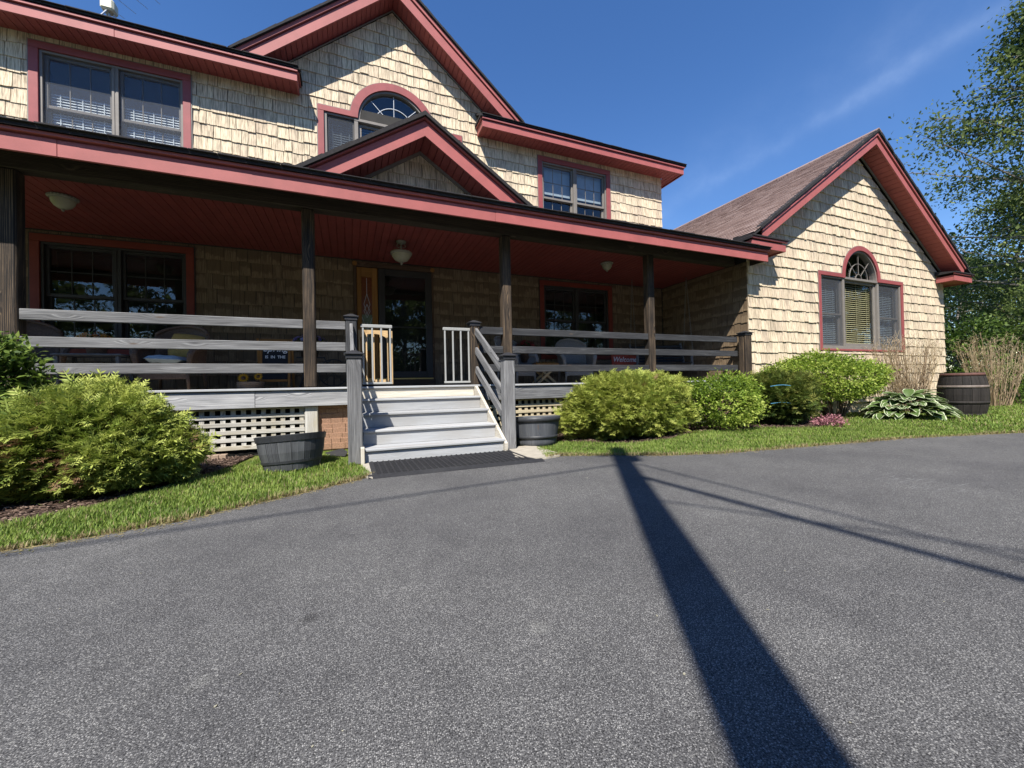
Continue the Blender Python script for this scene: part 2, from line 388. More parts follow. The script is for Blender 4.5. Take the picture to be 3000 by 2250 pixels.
M['hoopd'] = paint('dark_hoop', (0.03, 0.032, 0.036), 0.5, 0.3, 18)
M['barrel'] = wood('dark_barrel_oak', (0.007, 0.006, 0.0055), (0.018, 0.015, 0.013), (0.05, 0.042, 0.037))
M['hoopr'] = paint('worn_steel_hoop', (0.15, 0.12, 0.10), 0.6, 0.3, 25)
M['hooprust'] = paint('rusty_hoop', (0.10, 0.045, 0.035), 0.8, 0.4, 25)
M['rubber'] = paint('black_rubber', (0.020, 0.020, 0.022), 0.75, 0.4, 40, 0.25, (0.07, 0.07, 0.068))
M['brown'] = paint('brown_asphalt_tab', (0.30, 0.175, 0.115), 0.95, 0.35, 60)
M['brick'] = paint('small_tan_brick', (0.30, 0.22, 0.16), 0.95, 0.3, 40)
M['conc'] = paint('pale_concrete', (0.34, 0.305, 0.245), 0.9, 0.2, 14, 0.35, (0.28, 0.24, 0.18))
M['found'] = paint('cream_foundation', (0.58, 0.47, 0.31), 0.9, 0.12, 9)
M['wicker'] = paint('brown_wicker', (0.16, 0.10, 0.065), 0.7, 0.4, 60)
M['wickerw'] = paint('grey_wicker', (0.26, 0.23, 0.20), 0.7, 0.3, 60)
M['cushion'] = paint('pale_blue_cushion', (0.55, 0.62, 0.63), 0.9, 0.12, 14)
M['yellow'] = paint('mustard_cushion', (0.55, 0.33, 0.09), 0.9, 0.18, 20)
M['lampg'] = paint('cream_lamp_glass', (0.30, 0.28, 0.20), 0.35, 0.08)
M['lampm'] = paint('antique_white_metal', (0.24, 0.225, 0.18), 0.5, 0.25, 60)
M['brass'] = NT('brass_sill').pbr((0.55, 0.42, 0.16), 0.35, None, 0.5, 0.8)
M['chalk'] = paint('chalkboard_black', (0.013, 0.014, 0.016), 0.8, 0.3, 9)
M['chalkw'] = paint('chalk_white', (0.72, 0.72, 0.70), 0.9, 0.1)
M['signred'] = paint('red_sign_paint', (0.36, 0.055, 0.03), 0.6, 0.15)
M['dmetal'] = paint('dark_iron', (0.03, 0.028, 0.026), 0.5, 0.3)
M['chain'] = NT('zinc_chain').pbr((0.25, 0.25, 0.25), 0.4, None, 0.5, 0.7)
M['wire'] = paint('black_cable', (0.02, 0.02, 0.02), 0.7, 0.1)
M['polew'] = wood('utility_pole_wood', (0.09, 0.065, 0.045), (0.20, 0.15, 0.11), (0.30, 0.24, 0.18))
M['alum'] = NT('antenna_aluminium').pbr((0.45, 0.46, 0.48), 0.45, None, 0.5, 0.4)
M['beige'] = paint('beige_box_plastic', (0.70, 0.66, 0.48), 0.5, 0.06)
M['blue'] = paint('blue_twine', (0.10, 0.35, 0.55), 0.7, 0.1)
M['gl'] = glass('window_glass', (0.88, 0.92, 0.93)); M['gld'] = glass('door_glass', (0.5, 0.52, 0.5), 1.2)
M['scr'] = screen('grey_insect_screen', (0.14, 0.155, 0.185), 0.30)
M['scrd'] = screen('dark_insect_screen', (0.085, 0.09, 0.10), 0.46)
M['amber'] = paint('amber_glass', (0.16, 0.05, 0.02), 0.2, 0.3, 20)
M['greeng'] = paint('green_textured_glass', (0.14, 0.17, 0.10), 0.25, 0.5, 70)
M['bark'] = wood('grey_bark', (0.05, 0.042, 0.035), (0.16, 0.14, 0.12), (0.34, 0.31, 0.28))
M['stem'] = wood('brown_stem', (0.03, 0.02, 0.013), (0.08, 0.055, 0.035), (0.16, 0.11, 0.07))
M['twig'] = foliage('tan_twig', [(0.0, (0.14, 0.095, 0.06)), (0.5, (0.34, 0.25, 0.16)), (1.0, (0.50, 0.42, 0.26))], 0.0, 0.8)
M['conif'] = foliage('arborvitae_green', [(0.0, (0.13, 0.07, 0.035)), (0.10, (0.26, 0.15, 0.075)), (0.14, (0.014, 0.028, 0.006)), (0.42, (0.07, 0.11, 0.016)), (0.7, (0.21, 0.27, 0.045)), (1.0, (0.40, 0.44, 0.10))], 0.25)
M['conifr'] = foliage('golden_arborvitae_green', [(0.0, (0.13, 0.07, 0.035)), (0.10, (0.26, 0.15, 0.075)), (0.14, (0.024, 0.045, 0.008)), (0.45, (0.10, 0.15, 0.020)), (0.75, (0.235, 0.29, 0.045)), (1.0, (0.38, 0.41, 0.09))], 0.3)
M['yewg'] = foliage('yew_green', [(0.0, (0.012, 0.024, 0.006)), (0.45, (0.045, 0.082, 0.018)), (0.8, (0.13, 0.17, 0.03)), (1.0, (0.28, 0.28, 0.07))], 0.22)
M['leafl'] = foliage('lime_leaf', [(0.0, (0.03, 0.06, 0.008)), (0.4, (0.10, 0.17, 0.018)), (0.75, (0.22, 0.31, 0.035)), (1.0, (0.38, 0.44, 0.09))], 0.4)
M['leafd'] = foliage('deep_leaf', [(0.0, (0.014, 0.030, 0.006)), (0.4, (0.055, 0.10, 0.016)), (0.8, (0.15, 0.225, 0.038)), (1.0, (0.28, 0.36, 0.075))], 0.4)
M['treel'] = foliage('tree_leaf', [(0.0, (0.022, 0.038, 0.012)), (0.45, (0.070, 0.105, 0.028)), (0.8, (0.16, 0.21, 0.055)), (1.0, (0.28, 0.32, 0.10))], 0.45)
M['grassb'] = foliage('lawn_blade', [(0.0, (0.26, 0.20, 0.10)), (0.22, (0.38, 0.32, 0.16)), (0.3, (0.06, 0.115, 0.012)), (0.6, (0.165, 0.245, 0.036)), (1.0, (0.33, 0.40, 0.095))], 0.35)
M['pinkp'] = foliage('dusty_pink_mound', [(0.0, (0.10, 0.035, 0.045)), (0.5, (0.27, 0.10, 0.125)), (1.0, (0.42, 0.20, 0.21))], 0.2)
M['petaly'] = foliage('yellow_petal', [(0.0, (0.55, 0.28, 0.01)), (1.0, (0.80, 0.52, 0.03))], 0.2)
M['petalp'] = foliage('purple_petal', [(0.0, (0.06, 0.035, 0.16)), (0.7, (0.22, 0.16, 0.42)), (1.0, (0.5, 0.45, 0.6))], 0.2)
M['petalr'] = foliage('red_petal', [(0.0, (0.10, 0.012, 0.012)), (1.0, (0.36, 0.05, 0.035))], 0.2)
M['petalo'] = foliage('orange_petal', [(0.0, (0.50, 0.10, 0.01)), (0.6, (0.62, 0.28, 0.03)), (1.0, (0.75, 0.70, 0.62))], 0.2)
M['chips'] = foliage('bark_chip', [(0.0, (0.025, 0.014, 0.010)), (0.5, (0.085, 0.052, 0.037)), (1.0, (0.24, 0.17, 0.13))], 0.0, 0.9)
def hosta_mat():
    t = NT('hosta_leaf'); uv = t.uv(); sx = t.n('ShaderNodeSeparateXYZ', i_0=uv)
    e = t.math('ABSOLUTE', sx.outputs[1]); nz = t.noise(t.map(uv, (6, 9, 1)), 1.0, 3)
    f = t.math('ADD', e, t.math('MULTIPLY', t.math('SUBTRACT', nz, 0.5), 0.35))
    veins = t.n('ShaderNodeTexWave', wave_type='BANDS', bands_direction='Y', i_Vector=t.map(uv, (0.2, 5.5, 1)), i_Scale=1.0, i_Distortion=0.5).outputs['Fac']
    g = t.ramp(veins, [(0.2, (0.045, 0.085, 0.02)), (0.8, (0.13, 0.20, 0.05))])
    c = t.mix(t.ramp(f, [(0.62, 0.0), (0.74, 1.0)]), g, (0.62, 0.66, 0.44))
    b = t.n('ShaderNodeBsdfPrincipled', i_Base_Color=c, i_Roughness=0.5)
    tr = t.n('ShaderNodeBsdfTranslucent', i_Color=c)
    mx = t.n('ShaderNodeMixShader', i_0=0.25, i_1=b.outputs[0], i_2=tr.outputs[0]); t.t.links.new(mx.outputs[0], t.out.inputs[0]); return t.m
M['hosta'] = hosta_mat()
def asphalt_mat():
    t = NT('asphalt'); w = t.world()
    d = t.voro(w, 225.0); cid = t.voro(w, 225.0, 'F1', 'Color')
    rnd = t.n('ShaderNodeSeparateXYZ', i_0=cid).outputs[0]
    d2 = t.voro(w, 62.0); r2 = t.n('ShaderNodeSeparateXYZ', i_0=t.voro(w, 62.0, 'F1', 'Color')).outputs[1]
    nf = t.noise(w, 260, 3, 0.65); nl = t.noise(w, 0.9, 5, 0.6); nm = t.noise(w, 7.0, 4, 0.6)
    base = t.ramp(nf, [(0.38, (0.011, 0.0107, 0.0112)), (0.60, (0.112, 0.109, 0.107))])
    st = t.math('MULTIPLY', t.ramp(d, [(0.22, 1.0), (0.55, 0.0)]), t.ramp(rnd, [(0.25, 0.0), (0.9, 1.0)]))
    c = t.mix(t.math('MULTIPLY', st, 0.85), base, (0.36, 0.35, 0.33))
    st2 = t.math('MULTIPLY', t.ramp(d2, [(0.16, 1.0), (0.30, 0.0)]), t.ramp(r2, [(0.86, 0.0), (0.96, 0.8)]))
    c = t.mix(t.math('MULTIPLY', st2, 0.45), c, (0.42, 0.41, 0.37))
    c = t.mix(1.0, c, t.ramp(nl, [(0.28, (0.74, 0.74, 0.76)), (0.5, (1.0, 1.0, 1.0)), (0.72, (1.25, 1.25, 1.23))]), 'MULTIPLY')
    c = t.mix(1.0, c, t.ramp(nm, [(0.3, (0.92, 0.92, 0.92)), (0.7, (1.08, 1.08, 1.08))]), 'MULTIPLY')
    # oil drip stain and pale scuffs that lie on the drive
    def spot(px, py, rr, st_):
        g = ground(px, py); v = t.n('ShaderNodeVectorMath', operation='DISTANCE', i_0=t.map(w, (1, 1, 0)), i_1=(g[0], g[1], 0)).outputs['Value']
        v = t.math('ADD', v, t.math('MULTIPLY', t.math('SUBTRACT', t.noise(w, 22, 5, 0.7), 0.5), rr*1.6))
        return t.math('MULTIPLY', t.ramp(t.math('DIVIDE', v, rr), [(0.45, 1.0), (1.0, 0.0)]), st_)
    c = t.mix(spot(905, 1822, 0.04, 0.45), c, (0.012, 0.011, 0.011))
    c = t.mix(t.math('MULTIPLY', spot(580, 2015, 0.04, 0.15), t.ramp(nf, [(0.4, 0), (0.6, 1)])), c, (0.42, 0.41, 0.36))
    c = t.mix(t.math('MULTIPLY', spot(1580, 1850, 0.05, 0.2), t.ramp(nf, [(0.4, 0), (0.6, 1)])), c, (0.42, 0.41, 0.36))
    scr = t.ramp(t.noise(t.map(w, (3, 60, 1), rot=(0, 0, 0.7)), 1.0, 3, 0.6), [(0.56, 0.0), (0.66, 1.0)])
    c = t.mix(t.math('MULTIPLY', t.math('MULTIPLY', spot(2700, 1415, 0.4, 0.25), scr), 0.8), c, (0.45, 0.45, 0.45))
    h = t.math('ADD', t.math('MULTIPLY', st, 0.5), nf)
    return t.pbr(c, 0.85, t.bump(h, 0.55, 0.006), 0.3)
M['asph'] = asphalt_mat()
def ground_mat():
    t = NT('lawn_ground'); w = t.world(); a = t.noise(w, 40, 5, 0.7); b = t.noise(w, 1.7, 4)
    c = t.ramp(a, [(0.3, (0.030, 0.045, 0.008)), (0.5, (0.085, 0.12, 0.02)), (0.72, (0.19, 0.21, 0.05))])
    c = t.mix(t.ramp(b, [(0.5, 0.0), (0.75, 0.5)]), c, (0.20, 0.17, 0.06))
    return t.pbr(c, 0.95, t.bump(a, 0.6, 0.03), 0.1)
M['lawn'] = ground_mat()
def soil_mat():
    t = NT('mulch_soil'); w = t.world(); a = t.noise(w, 38, 6, 0.7)
    return t.pbr(t.ramp(a, [(0.3, (0.018, 0.012, 0.009)), (0.7, (0.12, 0.08, 0.058))]), 0.95, t.bump(a, 0.9, 0.03), 0.1)
M['soil'] = soil_mat()
def roof_mat():
    t = NT('brown_roof_shingle'); w = t.world(); r = t.rand(); a = t.noise(w, 140, 4, 0.7)
    c = t.ramp(r, [(0.0, (0.20, 0.138, 0.12)), (0.5, (0.235, 0.168, 0.148)), (1.0, (0.28, 0.208, 0.186))])
    c = t.mix(0.5, c, t.ramp(a, [(0.3, 0.3), (0.7, 0.72)]), 'OVERLAY')
    return t.pbr(c, 0.95, t.bump(a, 0.5, 0.004), 0.1)
M['roof'] = roof_mat()
# ================================================================== SETTING
def sheet(name, poly, z, mt, kind='structure', dz=0.0):
    b = MB()
    if dz: b.prism(poly, z-dz, z, 'z')
    else: b.raw([(x, y, z) for x, y in poly], [list(range(len(poly)))])
    o = b.build(name, mt); tag(o, kind=kind); return o
g = MB(); N = 24
g.raw([(-600, -600, 0), (600, -600, 0), (600, 600, 0), (-600, 600, 0)], [[0, 1, 2, 3]])
tag(g.build('ground', M['lawn']), 'green lawn around the house and beyond the driveway', 'lawn', kind='structure')
# asphalt edge: follows the grass line of the photograph, wobbling a little
edge_px_l = [(0, 1622.5), (285, 1578), (570, 1525), (700, 1492), (903, 1445), (1066, 1407), (1085, 1400)]
EL_ = [tuple(ground(*p)[:2]) for p in edge_px_l]
EL_ = [(-14, 0.9), (-6.5, 2.15), (-3.4, 2.72)]+EL_+[(0.20, 3.95), (0.45, 4.2)]
edge_px_r = [(1579, 1350), (1650, 1339), (1804, 1337), (1920, 1338), (2100, 1333), (2385, 1310), (2670, 1286), (3000, 1270)]
ER_ = [tuple(ground(*p)[:2]) for p in edge_px_r]
ER_ = [(1.62, 4.2), (1.8, 3.95)]+ER_+[(14, 1.3), (24, -1.5), (34, -5)]
def wobble(P, amp=0.016, step=0.045):
    out = []
    for (x0, y0), (x1, y1) in zip(P[:-1], P[1:]):
        L = math.hypot(x1-x0, y1-y0); n = max(1, min(60, int(L/step)))
        for k in range(n):
            t = k/n; out.append((x0+(x1-x0)*t+R.uniform(-amp, amp), y0+(y1-y0)*t+R.uniform(-amp, amp)))
    out.append(P[-1]); return out
EDGE_L = wobble(EL_); EDGE_R = wobble(ER_)
tag(sheet('driveway', EDGE_L+EDGE_R+[(34, -40), (-14, -40)], 0.012, M['asph'], dz=0.02), 'dark grey asphalt driveway filling the foreground', 'driveway', kind='structure')
# mulch beds
bedl = [(-4.2, 3.2)]+[tuple(ground(*p)[:2]) for p in ((0, 1560), (150, 1528), (300, 1490), (470, 1448), (560, 1405))]+[(-1.2, 5.0), (-1.1, 5.85), (-4.2, 5.85)]
sheet('mulch_bed', wobble(bedl, 0.02, 0.08), 0.016, M['soil'])
bedr = [(2.75, 5.8), (2.72, 4.95)]+[tuple(ground(*p)[:2]) for p in ((1760, 1303), (1880, 1303), (1960, 1290), (2040, 1268), (2250, 1256), (2400, 1256))]+[(8.6, 4.7), (9.5, 5.0), (9.5, 5.68), (7.6, 5.68), (7.5, 5.8)]
sheet('mulch_bed', wobble(bedr, 0.02, 0.08), 0.016, M['soil'])
pad = [tuple(ground(*p)[:2]) for p in ((1490, 1318), (1512, 1347), (1600, 1348), (1648, 1338), (1560, 1310))]
b = MB(); b.prism(wobble(pad+[pad[0]], 0.01, 0.05), -0.05, 0.03, 'z'); tag(b.build('concrete_pad', M['conc']), 'pale worn concrete pad at the foot of the steps beside the mat', 'pad', kind='structure')
padl = [tuple(ground(*p)[:2]) for p in ((1060, 1370), (1083, 1362), (1092, 1408), (1068, 1404))]
b = MB(); b.prism(wobble(padl+[padl[0]], 0.008, 0.05), -0.05, 0.026, 'z'); tag(b.build('concrete_strip', M['conc']), 'narrow strip of concrete showing left of the black mat', 'concrete', kind='structure')
# ================================================================== HOUSE
WY, WXR, CX = 8.10, 7.69, 0.93            # main wall plane, right end, gable centre
FY, XS, XE, WX = 5.70, 7.63, 15.52, 11.585   # wing front plane, left and right walls, gable centre
DZ = 0.85                                  # deck height
CZ = 3.29                                  # porch ceiling
house = empty('house', (CX, WY, 0), 'cream shingled house with red trim, long covered porch and gabled wing', 'house')
def P(name, b, mt, parent=house, smooth=False): return b.build(name, mt, parent, smooth)
# ---- wall bodies (behind the shingles), openings left free
def wall_cells(b, x0, x1, z0, z1, holes, y0, y1):
    xs = sorted({x0, x1}|{h[0] for h in holes}|{h[1] for h in holes}); zs = sorted({z0, z1}|{h[2] for h in holes}|{h[3] for h in holes})
    for a, c in zip(xs[:-1], xs[1:]):
        for d, e in zip(zs[:-1], zs[1:]):
            mx, mz = (a+c)/2, (d+e)/2
            if any(h[0] < mx < h[1] and h[2] < mz < h[3] for h in holes): continue
            if a >= x0 and c <= x1 and d >= z0 and e <= z1: b.box(a, c, y0, y1, d, e)
def spandrels(b, cx, cz, r, y0, y1, top):
    for s in (-1, 1):
        arc = [(cx+s*r*math.cos(t), cz+r*math.sin(t)) for t in np.linspace(0, math.pi/2, 13)]
        b.prism(arc+[(cx, top), (cx+s*r, top)], y0, y1)
H_UL = (-4.18, -2.45, 4.35, 6.00); H_UR = (4.18, 5.94, 4.35, 5.965); H_LL = (-4.19, -2.44, 1.53, 3.12); H_LR = (4.16, 5.92, 1.53, 3.12)
H_DOOR = (0.18, 1.60, 0.86, 3.16); H_ARC = (-0.33, 2.19, 4.45, 6.01)
mainw = MB()
wall_cells(mainw, -6.0, WXR-0.02, 0.0, 6.2, [H_UL, H_UR, H_LL, H_LR, H_DOOR, H_ARC], WY, WY+0.16)
mainw.box(-0.33, CX-0.67, WY, WY+0.16, 6.01, 6.2); mainw.box(CX+0.67, 2.19, WY, WY+0.16, 6.01, 6.2)
# the cells between the arch rows are filled by the gable polygons below
GT, GS = 8.275, 0.85
for s in (-1, 1): mainw.prism([(CX+s*2.44, 6.2), (CX+s*0.67, 6.2), (CX+s*0.67, 6.9), (CX+s*1.62, 6.9)], WY, WY+0.16)
mainw.prism([(CX-1.62, 6.9), (CX+1.62, 6.9), (CX, GT)], WY, WY+0.16)
spandrels(mainw, CX, 6.01, 0.67, WY, WY+0.16, 6.68); mainw.box(CX-0.67, CX+0.67, WY, WY+0.16, 6.68, 6.9)
mainw.box(WXR-0.18, WXR-0.02, WY+0.16, WY+8, 0, 6.2); mainw.box(-6.0, -5.84, WY+0.16, WY+8, 0, 6.2); mainw.box(-6.0, WXR-0.02, WY+8, WY+8.16, 0, 6.2)
front_wall = P('front_wall', mainw, M['inside'])
H_W = (10.02, 13.31, 1.58, 3.20); WAC, WAZ, WAR = 11.60, 3.26, 0.67
wingw = MB(); WT, WS = 6.222, 0.687
wall_cells(wingw, XS+0.02, XE, 0.25, 3.2, [H_W], FY, FY+0.16)
for s, xe in ((-1, XS+0.02), (1, XE)):
    zt = WT-WS*abs(xe-WX); wingw.prism([(xe, 3.2), (WAC+s*WAR, 3.2), (WAC+s*WAR, 4.1), (WX+s*(WT-4.1)/WS, 4.1), (xe, zt)], FY, FY+0.16)
wingw.prism([(WX-(WT-4.1)/WS, 4.1), (WX+(WT-4.1)/WS, 4.1), (WX, WT)], FY, FY+0.16)
spandrels(wingw, WAC, WAZ, WAR, FY, FY+0.16, WAZ+WAR); wingw.box(WAC-WAR, WAC+WAR, FY, FY+0.16, WAZ+WAR, 4.1)
wingw.box(WAC-WAR, WAC-WAR+0.001, FY, FY+0.16, 3.2, 3.26)
wingw.box(XS+0.02, XS+0.18, FY+0.16, 14, 0.25, 3.6); wingw.box(XE-0.16, XE, FY+0.16, 14, 0.25, 3.6); wingw.box(XS, XE, 14, 14.16, 0.25, 3.6)
wing_wall = P('wing_wall', wingw, M['inside'])
b = MB(); b.box(XS+0.03, XE-0.02, FY+0.03, 14.1, -0.2, 0.27); P('foundation', b, M['found'])
# ---- shingles: every one a wedge with a ragged butt
SH = []
def clip(poly, a, bb, c):                       # keep a*x+b*z<=c
    out = []
    for i in range(len(poly)):
        p, q = poly[i], poly[(i+1) % len(poly)]; dp = a*p[0]+bb*p[1]-c; dq = a*q[0]+bb*q[1]-c
        if dp <= 0: out.append(p)
        if dp*dq < 0: t = dp/(dp-dq); out.append((p[0]+(q[0]-p[0])*t, p[1]+(q[1]-p[1])*t))
    return out
def shingle_field(x0, x1, z0, z1, ex, to3, mi, planes=(), rects=(), circ=None, wmin=0.075, wmax=0.20, tb=0.021, own=True):
    n = int(math.ceil((z1-z0)/ex))
    for k in range(n):
        zb = z0+k*ex; zt = min(z1, zb+ex+0.012); iv = [(x0, x1, zb, zt)]
        for r in rects:
            iv2 = []
            for a, c, lo, hi in iv:
                if r[1] <= a or r[0] >= c or r[2] >= hi or r[3] <= lo: iv2.append((a, c, lo, hi)); continue
                if r[0] > a: iv2.append((a, r[0], lo, hi))
                if r[1] < c: iv2.append((r[1], c, lo, hi))
                ia, ic = max(a, r[0]), min(c, r[1])
                if r[3] < hi-0.012: iv2.append((ia, ic, max(lo, r[3]), hi))
                if r[2] > lo+0.012: iv2.append((ia, ic, lo, min(hi, r[2])))
            iv = iv2
        for a, c, lo, hi in iv:
            x = a
            while x < c-0.004:
                w = R.uniform(wmin, wmax)*(1.25 if R.random() < 0.12 else 1); xe = x+w
                if c-xe < 0.05: xe = c
                zz = lo+(R.uniform(-0.011, 0.011) if lo == zb else 0.0); top = hi
                gp = 0.0036; j = lambda: R.uniform(-0.005, 0.005)
                lean = R.uniform(-0.004, 0.004)
                pl = [(x+gp+lean, zz+j()), (x+w*0.35, zz+j()), (x+w*0.7, zz+j()), (xe-gp+lean, zz+j()), (xe-gp, top), (x+gp, top)]
                if xe-x < 0.05: pl = [pl[0], pl[3], pl[4], pl[5]]
                elif pl[2][0] > pl[3][0]-0.01: pl.pop(2)
                for p_ in planes: pl = clip(pl, *p_) if pl else pl
                if circ and pl:
                    cx, cz, cr = circ; mx, mz = (x+xe)/2, (zz+top)/2; dx, dz = mx-cx, mz-cz
                    if mz > cz-0.12:
                        d = math.hypot(dx, max(dz, 0.0)) or 1; nx, nz = dx/d, max(dz, 0.0)/d
                        if dz > -0.12: pl = clip(pl, -nx, -nz, -(cx*nx+cz*nz+cr))
                if len(pl) >= 3 and abs(sum(pl[i][0]*pl[(i+1) % len(pl)][1]-pl[(i+1) % len(pl)][0]*pl[i][1] for i in range(len(pl))))/2 > 2e-4:
                    tbb = tb*R.uniform(0.7, 1.25); n_ = len(pl); hh = ex+0.012
                    th = [0.004+(tbb-0.004)*max(0, min(1, 1-(q[1]-zb)/hh)) for q in pl]
                    V = [to3(q[0], q[1], t) for q, t in zip(pl, th)]+[to3(q[0], q[1], -0.004) for q in pl]
                    Fs = [list(range(n_))]+[[i, i+n_, (i+1) % n_+n_, (i+1) % n_] for i in range(n_)]
                    uvv = [(q[0], (q[1]-zb)/hh) for q in pl]; U = [uvv]+[[uvv[i], uvv[i], uvv[(i+1) % n_], uvv[(i+1) % n_]] for i in range(n_)]
                    SH.append((V, Fs, U, mi, own))
                x = xe
main3 = lambda a, z, t: (a, WY-t, z)
G1 = (GS, 1, GT+GS*CX); G2 = (-GS, 1, GT-GS*CX)
crect = [(-4.29, -2.34, 4.24, 6.10), (4.07, 6.05, 4.24, 6.075), (-0.44, 2.30, 4.3, 6.11)]
EXM = 0.222
shingle_field(-5.9, WXR, 4.24, 4.24+9*EXM, EXM, main3, 0, (), crect, (CX, 6.01, 0.75))
shingle_field(CX-2.5, CX+2.5, 4.24+9*EXM-0.0, 8.3, EXM, main3, 0, (G1, G2), [(-0.44, 2.30, 4.3, 6.11)], (CX, 6.01, 0.75))
lrect = [(-4.30, -2.33, 1.425, 3.225), (4.05, 6.03, 1.425, 3.225), (0.12, 1.635, 0.8, 3.25)]
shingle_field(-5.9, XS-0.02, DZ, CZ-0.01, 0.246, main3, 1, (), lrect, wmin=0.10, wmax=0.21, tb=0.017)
W1 = (WS, 1, WT+WS*WX); W2 = (-WS, 1, WT-WS*WX)
wing3 = lambda a, z, t: (a, FY-t, z)
shingle_field(XS, XE, 0.26, 6.3, 0.232, wing3, 0, (W1, W2), [(9.92, 13.41, 1.49, 3.31)], (WAC, WAZ, 0.73), tb=0.026)
side3 = lambda a, z, t: (XS-t, a, z)
shingle_field(FY+0.0, WY-0.03, DZ-0.2, CZ-0.01, 0.232, side3, 1, (), ())
def px_area(V):
    c = np.mean(np.array(V[:len(V)//2]), axis=0); x, y, d = project(c)
    if d < 0.5 or not (0 < x < 3000 and 0 < y < 2250): return 0
    z = c[2]
    if abs(c[1]-WY) < 0.1 and (CZ-0.02 < z < 4.92 or z < 1.75): return 0
    if abs(c[1]-FY) < 0.1 and z < 1.6: return 0
    q = [project(p)[:2] for p in V[:len(V)//2]]
    return abs(sum(q[i][0]*q[(i+1) % len(q)][1]-q[(i+1) % len(q)][0]*q[i][1] for i in range(len(q))))/2
order = sorted(range(len(SH)), key=lambda i: -px_area(SH[i][0]))
top300 = set(order[:300]); rest = MB()
for i, (V, Fs, U, mi, own) in enumerate(SH):
    if i in top300:
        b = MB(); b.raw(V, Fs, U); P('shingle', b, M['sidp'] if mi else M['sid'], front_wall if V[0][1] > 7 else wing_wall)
    else: rest.raw(V, Fs, U, mi)
tag(P('shingle_siding', rest, [M['sid'], M['sidp']]), kind='stuff')
# ---- roofs
def slab(b, pts, th, y0, y1, axis): b.prism(list(pts)+[(p[0], p[1]-th) for p in reversed(pts)], y0, y1, axis)
b = MB()
for xa, xb, ya in ((-6.4, -0.70, 7.66), (2.61, WXR+0.42, 7.66), (-0.70, 2.61, 8.3)):
    slab(b, [(ya, 6.415+0.6*(ya-7.66)), (12.2, 6.415+0.6*4.54), (16.7, 6.43)], 0.04, xa, xb, 'x')
main_roof = P('main_roof', b, M['black'])
b = MB(); b.prism([(8.1, 6.2), (16.1, 6.2), (12.2, 8.9)], WXR-0.18, WXR-0.02, 'x'); b.prism([(8.1, 6.2), (16.1, 6.2), (12.2, 8.9)], -6, -5.84, 'x'); P('side_gable', b, M['sid'])
GB, GTOP, GFS = 8.32, 8.69, 0.855              # main gable rake: fascia bottom and roof top at the apex
b = MB()
for s in (-1, 1):
    L = 2.62; pts = [(CX, GTOP), (CX+s*L, GTOP-GFS*L)]; slab(b, pts, 0.045, 7.63, 12.3, 'y')
gable_roof = P('gable_roof', b, M['black'])
RIDGE = 6.666
b = MB()
slab(b, [(WX, RIDGE-0.03), (15.98, RIDGE-0.03-WS*(15.98-WX))], 0.05, 5.26, 14.4, 'y'); slab(b, [(WX, RIDGE-0.03), (7.2, RIDGE-0.03-WS*(WX-7.2))], 0.05, 5.26, 14.4, 'y')
wing_roof = P('wing_roof', b, M['black'])
rs = MB(); d_ = Vector((-1, 0, -WS)).normalized(); nrm = Vector((-WS, 0, 1)).normalized()
L = (WX-7.19)*math.sqrt(1+WS*WS); nc = int(L/0.125)
for k in range(nc):
    y = 5.245-R.random()*0.3
    while y < 14.2:
        w = R.uniform(0.14, 0.34); ya = max(y, 5.245); yb = min(y+w, 14.3)
        if yb-ya > 0.02:
            jj = R.uniform(-0.004, 0.004); p0 = Vector((WX, 0, RIDGE))+d_*(k*0.125-0.02); p1 = Vector((WX, 0, RIDGE))+d_*((k+1)*0.125+jj)
            t0, t1 = -0.004, 0.009+R.choice((0, 0, 0.003))
            A, B_ = p0+nrm*t0, p1+nrm*t1; C_ = p1-nrm*0.01
            V = [(A.x, ya+0.002, A.z), (A.x, yb-0.002, A.z), (B_.x, yb-0.002, B_.z), (B_.x, ya+0.002, B_.z), (C_.x, yb-0.002, C_.z), (C_.x, ya+0.002, C_.z)]
            rs.raw(V, [[0, 3, 2, 1], [3, 5, 4, 2], [0, 5, 3], [1, 2, 4]])
        y += w
tag(P('roof_shingles', rs, M['roof'], wing_roof), kind='stuff')
b = MB()
for k in range(30):
    y = 5.24+k*0.29; b.prism([(WX-0.13, RIDGE-0.062), (WX, RIDGE+0.028), (WX+0.13, RIDGE-0.062), (WX+0.13, RIDGE-0.085), (WX, RIDGE+0.005), (WX-0.13, RIDGE-0.085)], y, y+0.3)
P('ridge_cap', b, M['roof'], wing_roof)
b = MB(); slab(b, [(5.24, 3.432), (WY, 4.245)], 0.045, -6.0, 7.71, 'x'); porch_roof = P('porch_roof', b, M['black'])
PG, PGB, PGT, PGS, PGY = 1.02, 4.232, 4.527, 0.664, 5.38
b = MB()
for s in (-1, 1): slab(b, [(PG, PGT), (PG+s*1.56, PGT-PGS*1.56)], 0.05, 5.31, 7.9, 'y')
entry_roof = P('entry_gable_roof', b, M['black'])
# ragged shingle ends along the eaves
def ragged(name, x0, x1, y, z, parent):
    b = MB(); x = x0
    while x < x1:
        w = R.uniform(0.2, 0.36); b.box(x+0.002, min(x+w, x1)-0.002, y-0.012+R.uniform(-0.002, 0.002), y+0.16, z, z+R.choice((0.012, 0.018)), 0.003); x += w
    P(name, b, M['black'], parent)
ragged('eave_shingles', -6.2, -0.71, 7.645, 6.406, main_roof); ragged('eave_shingles', 2.62, WXR+0.44, 7.645, 6.406, main_roof); ragged('eave_shingles', -6.0, 7.72, 5.225, 3.424, porch_roof)
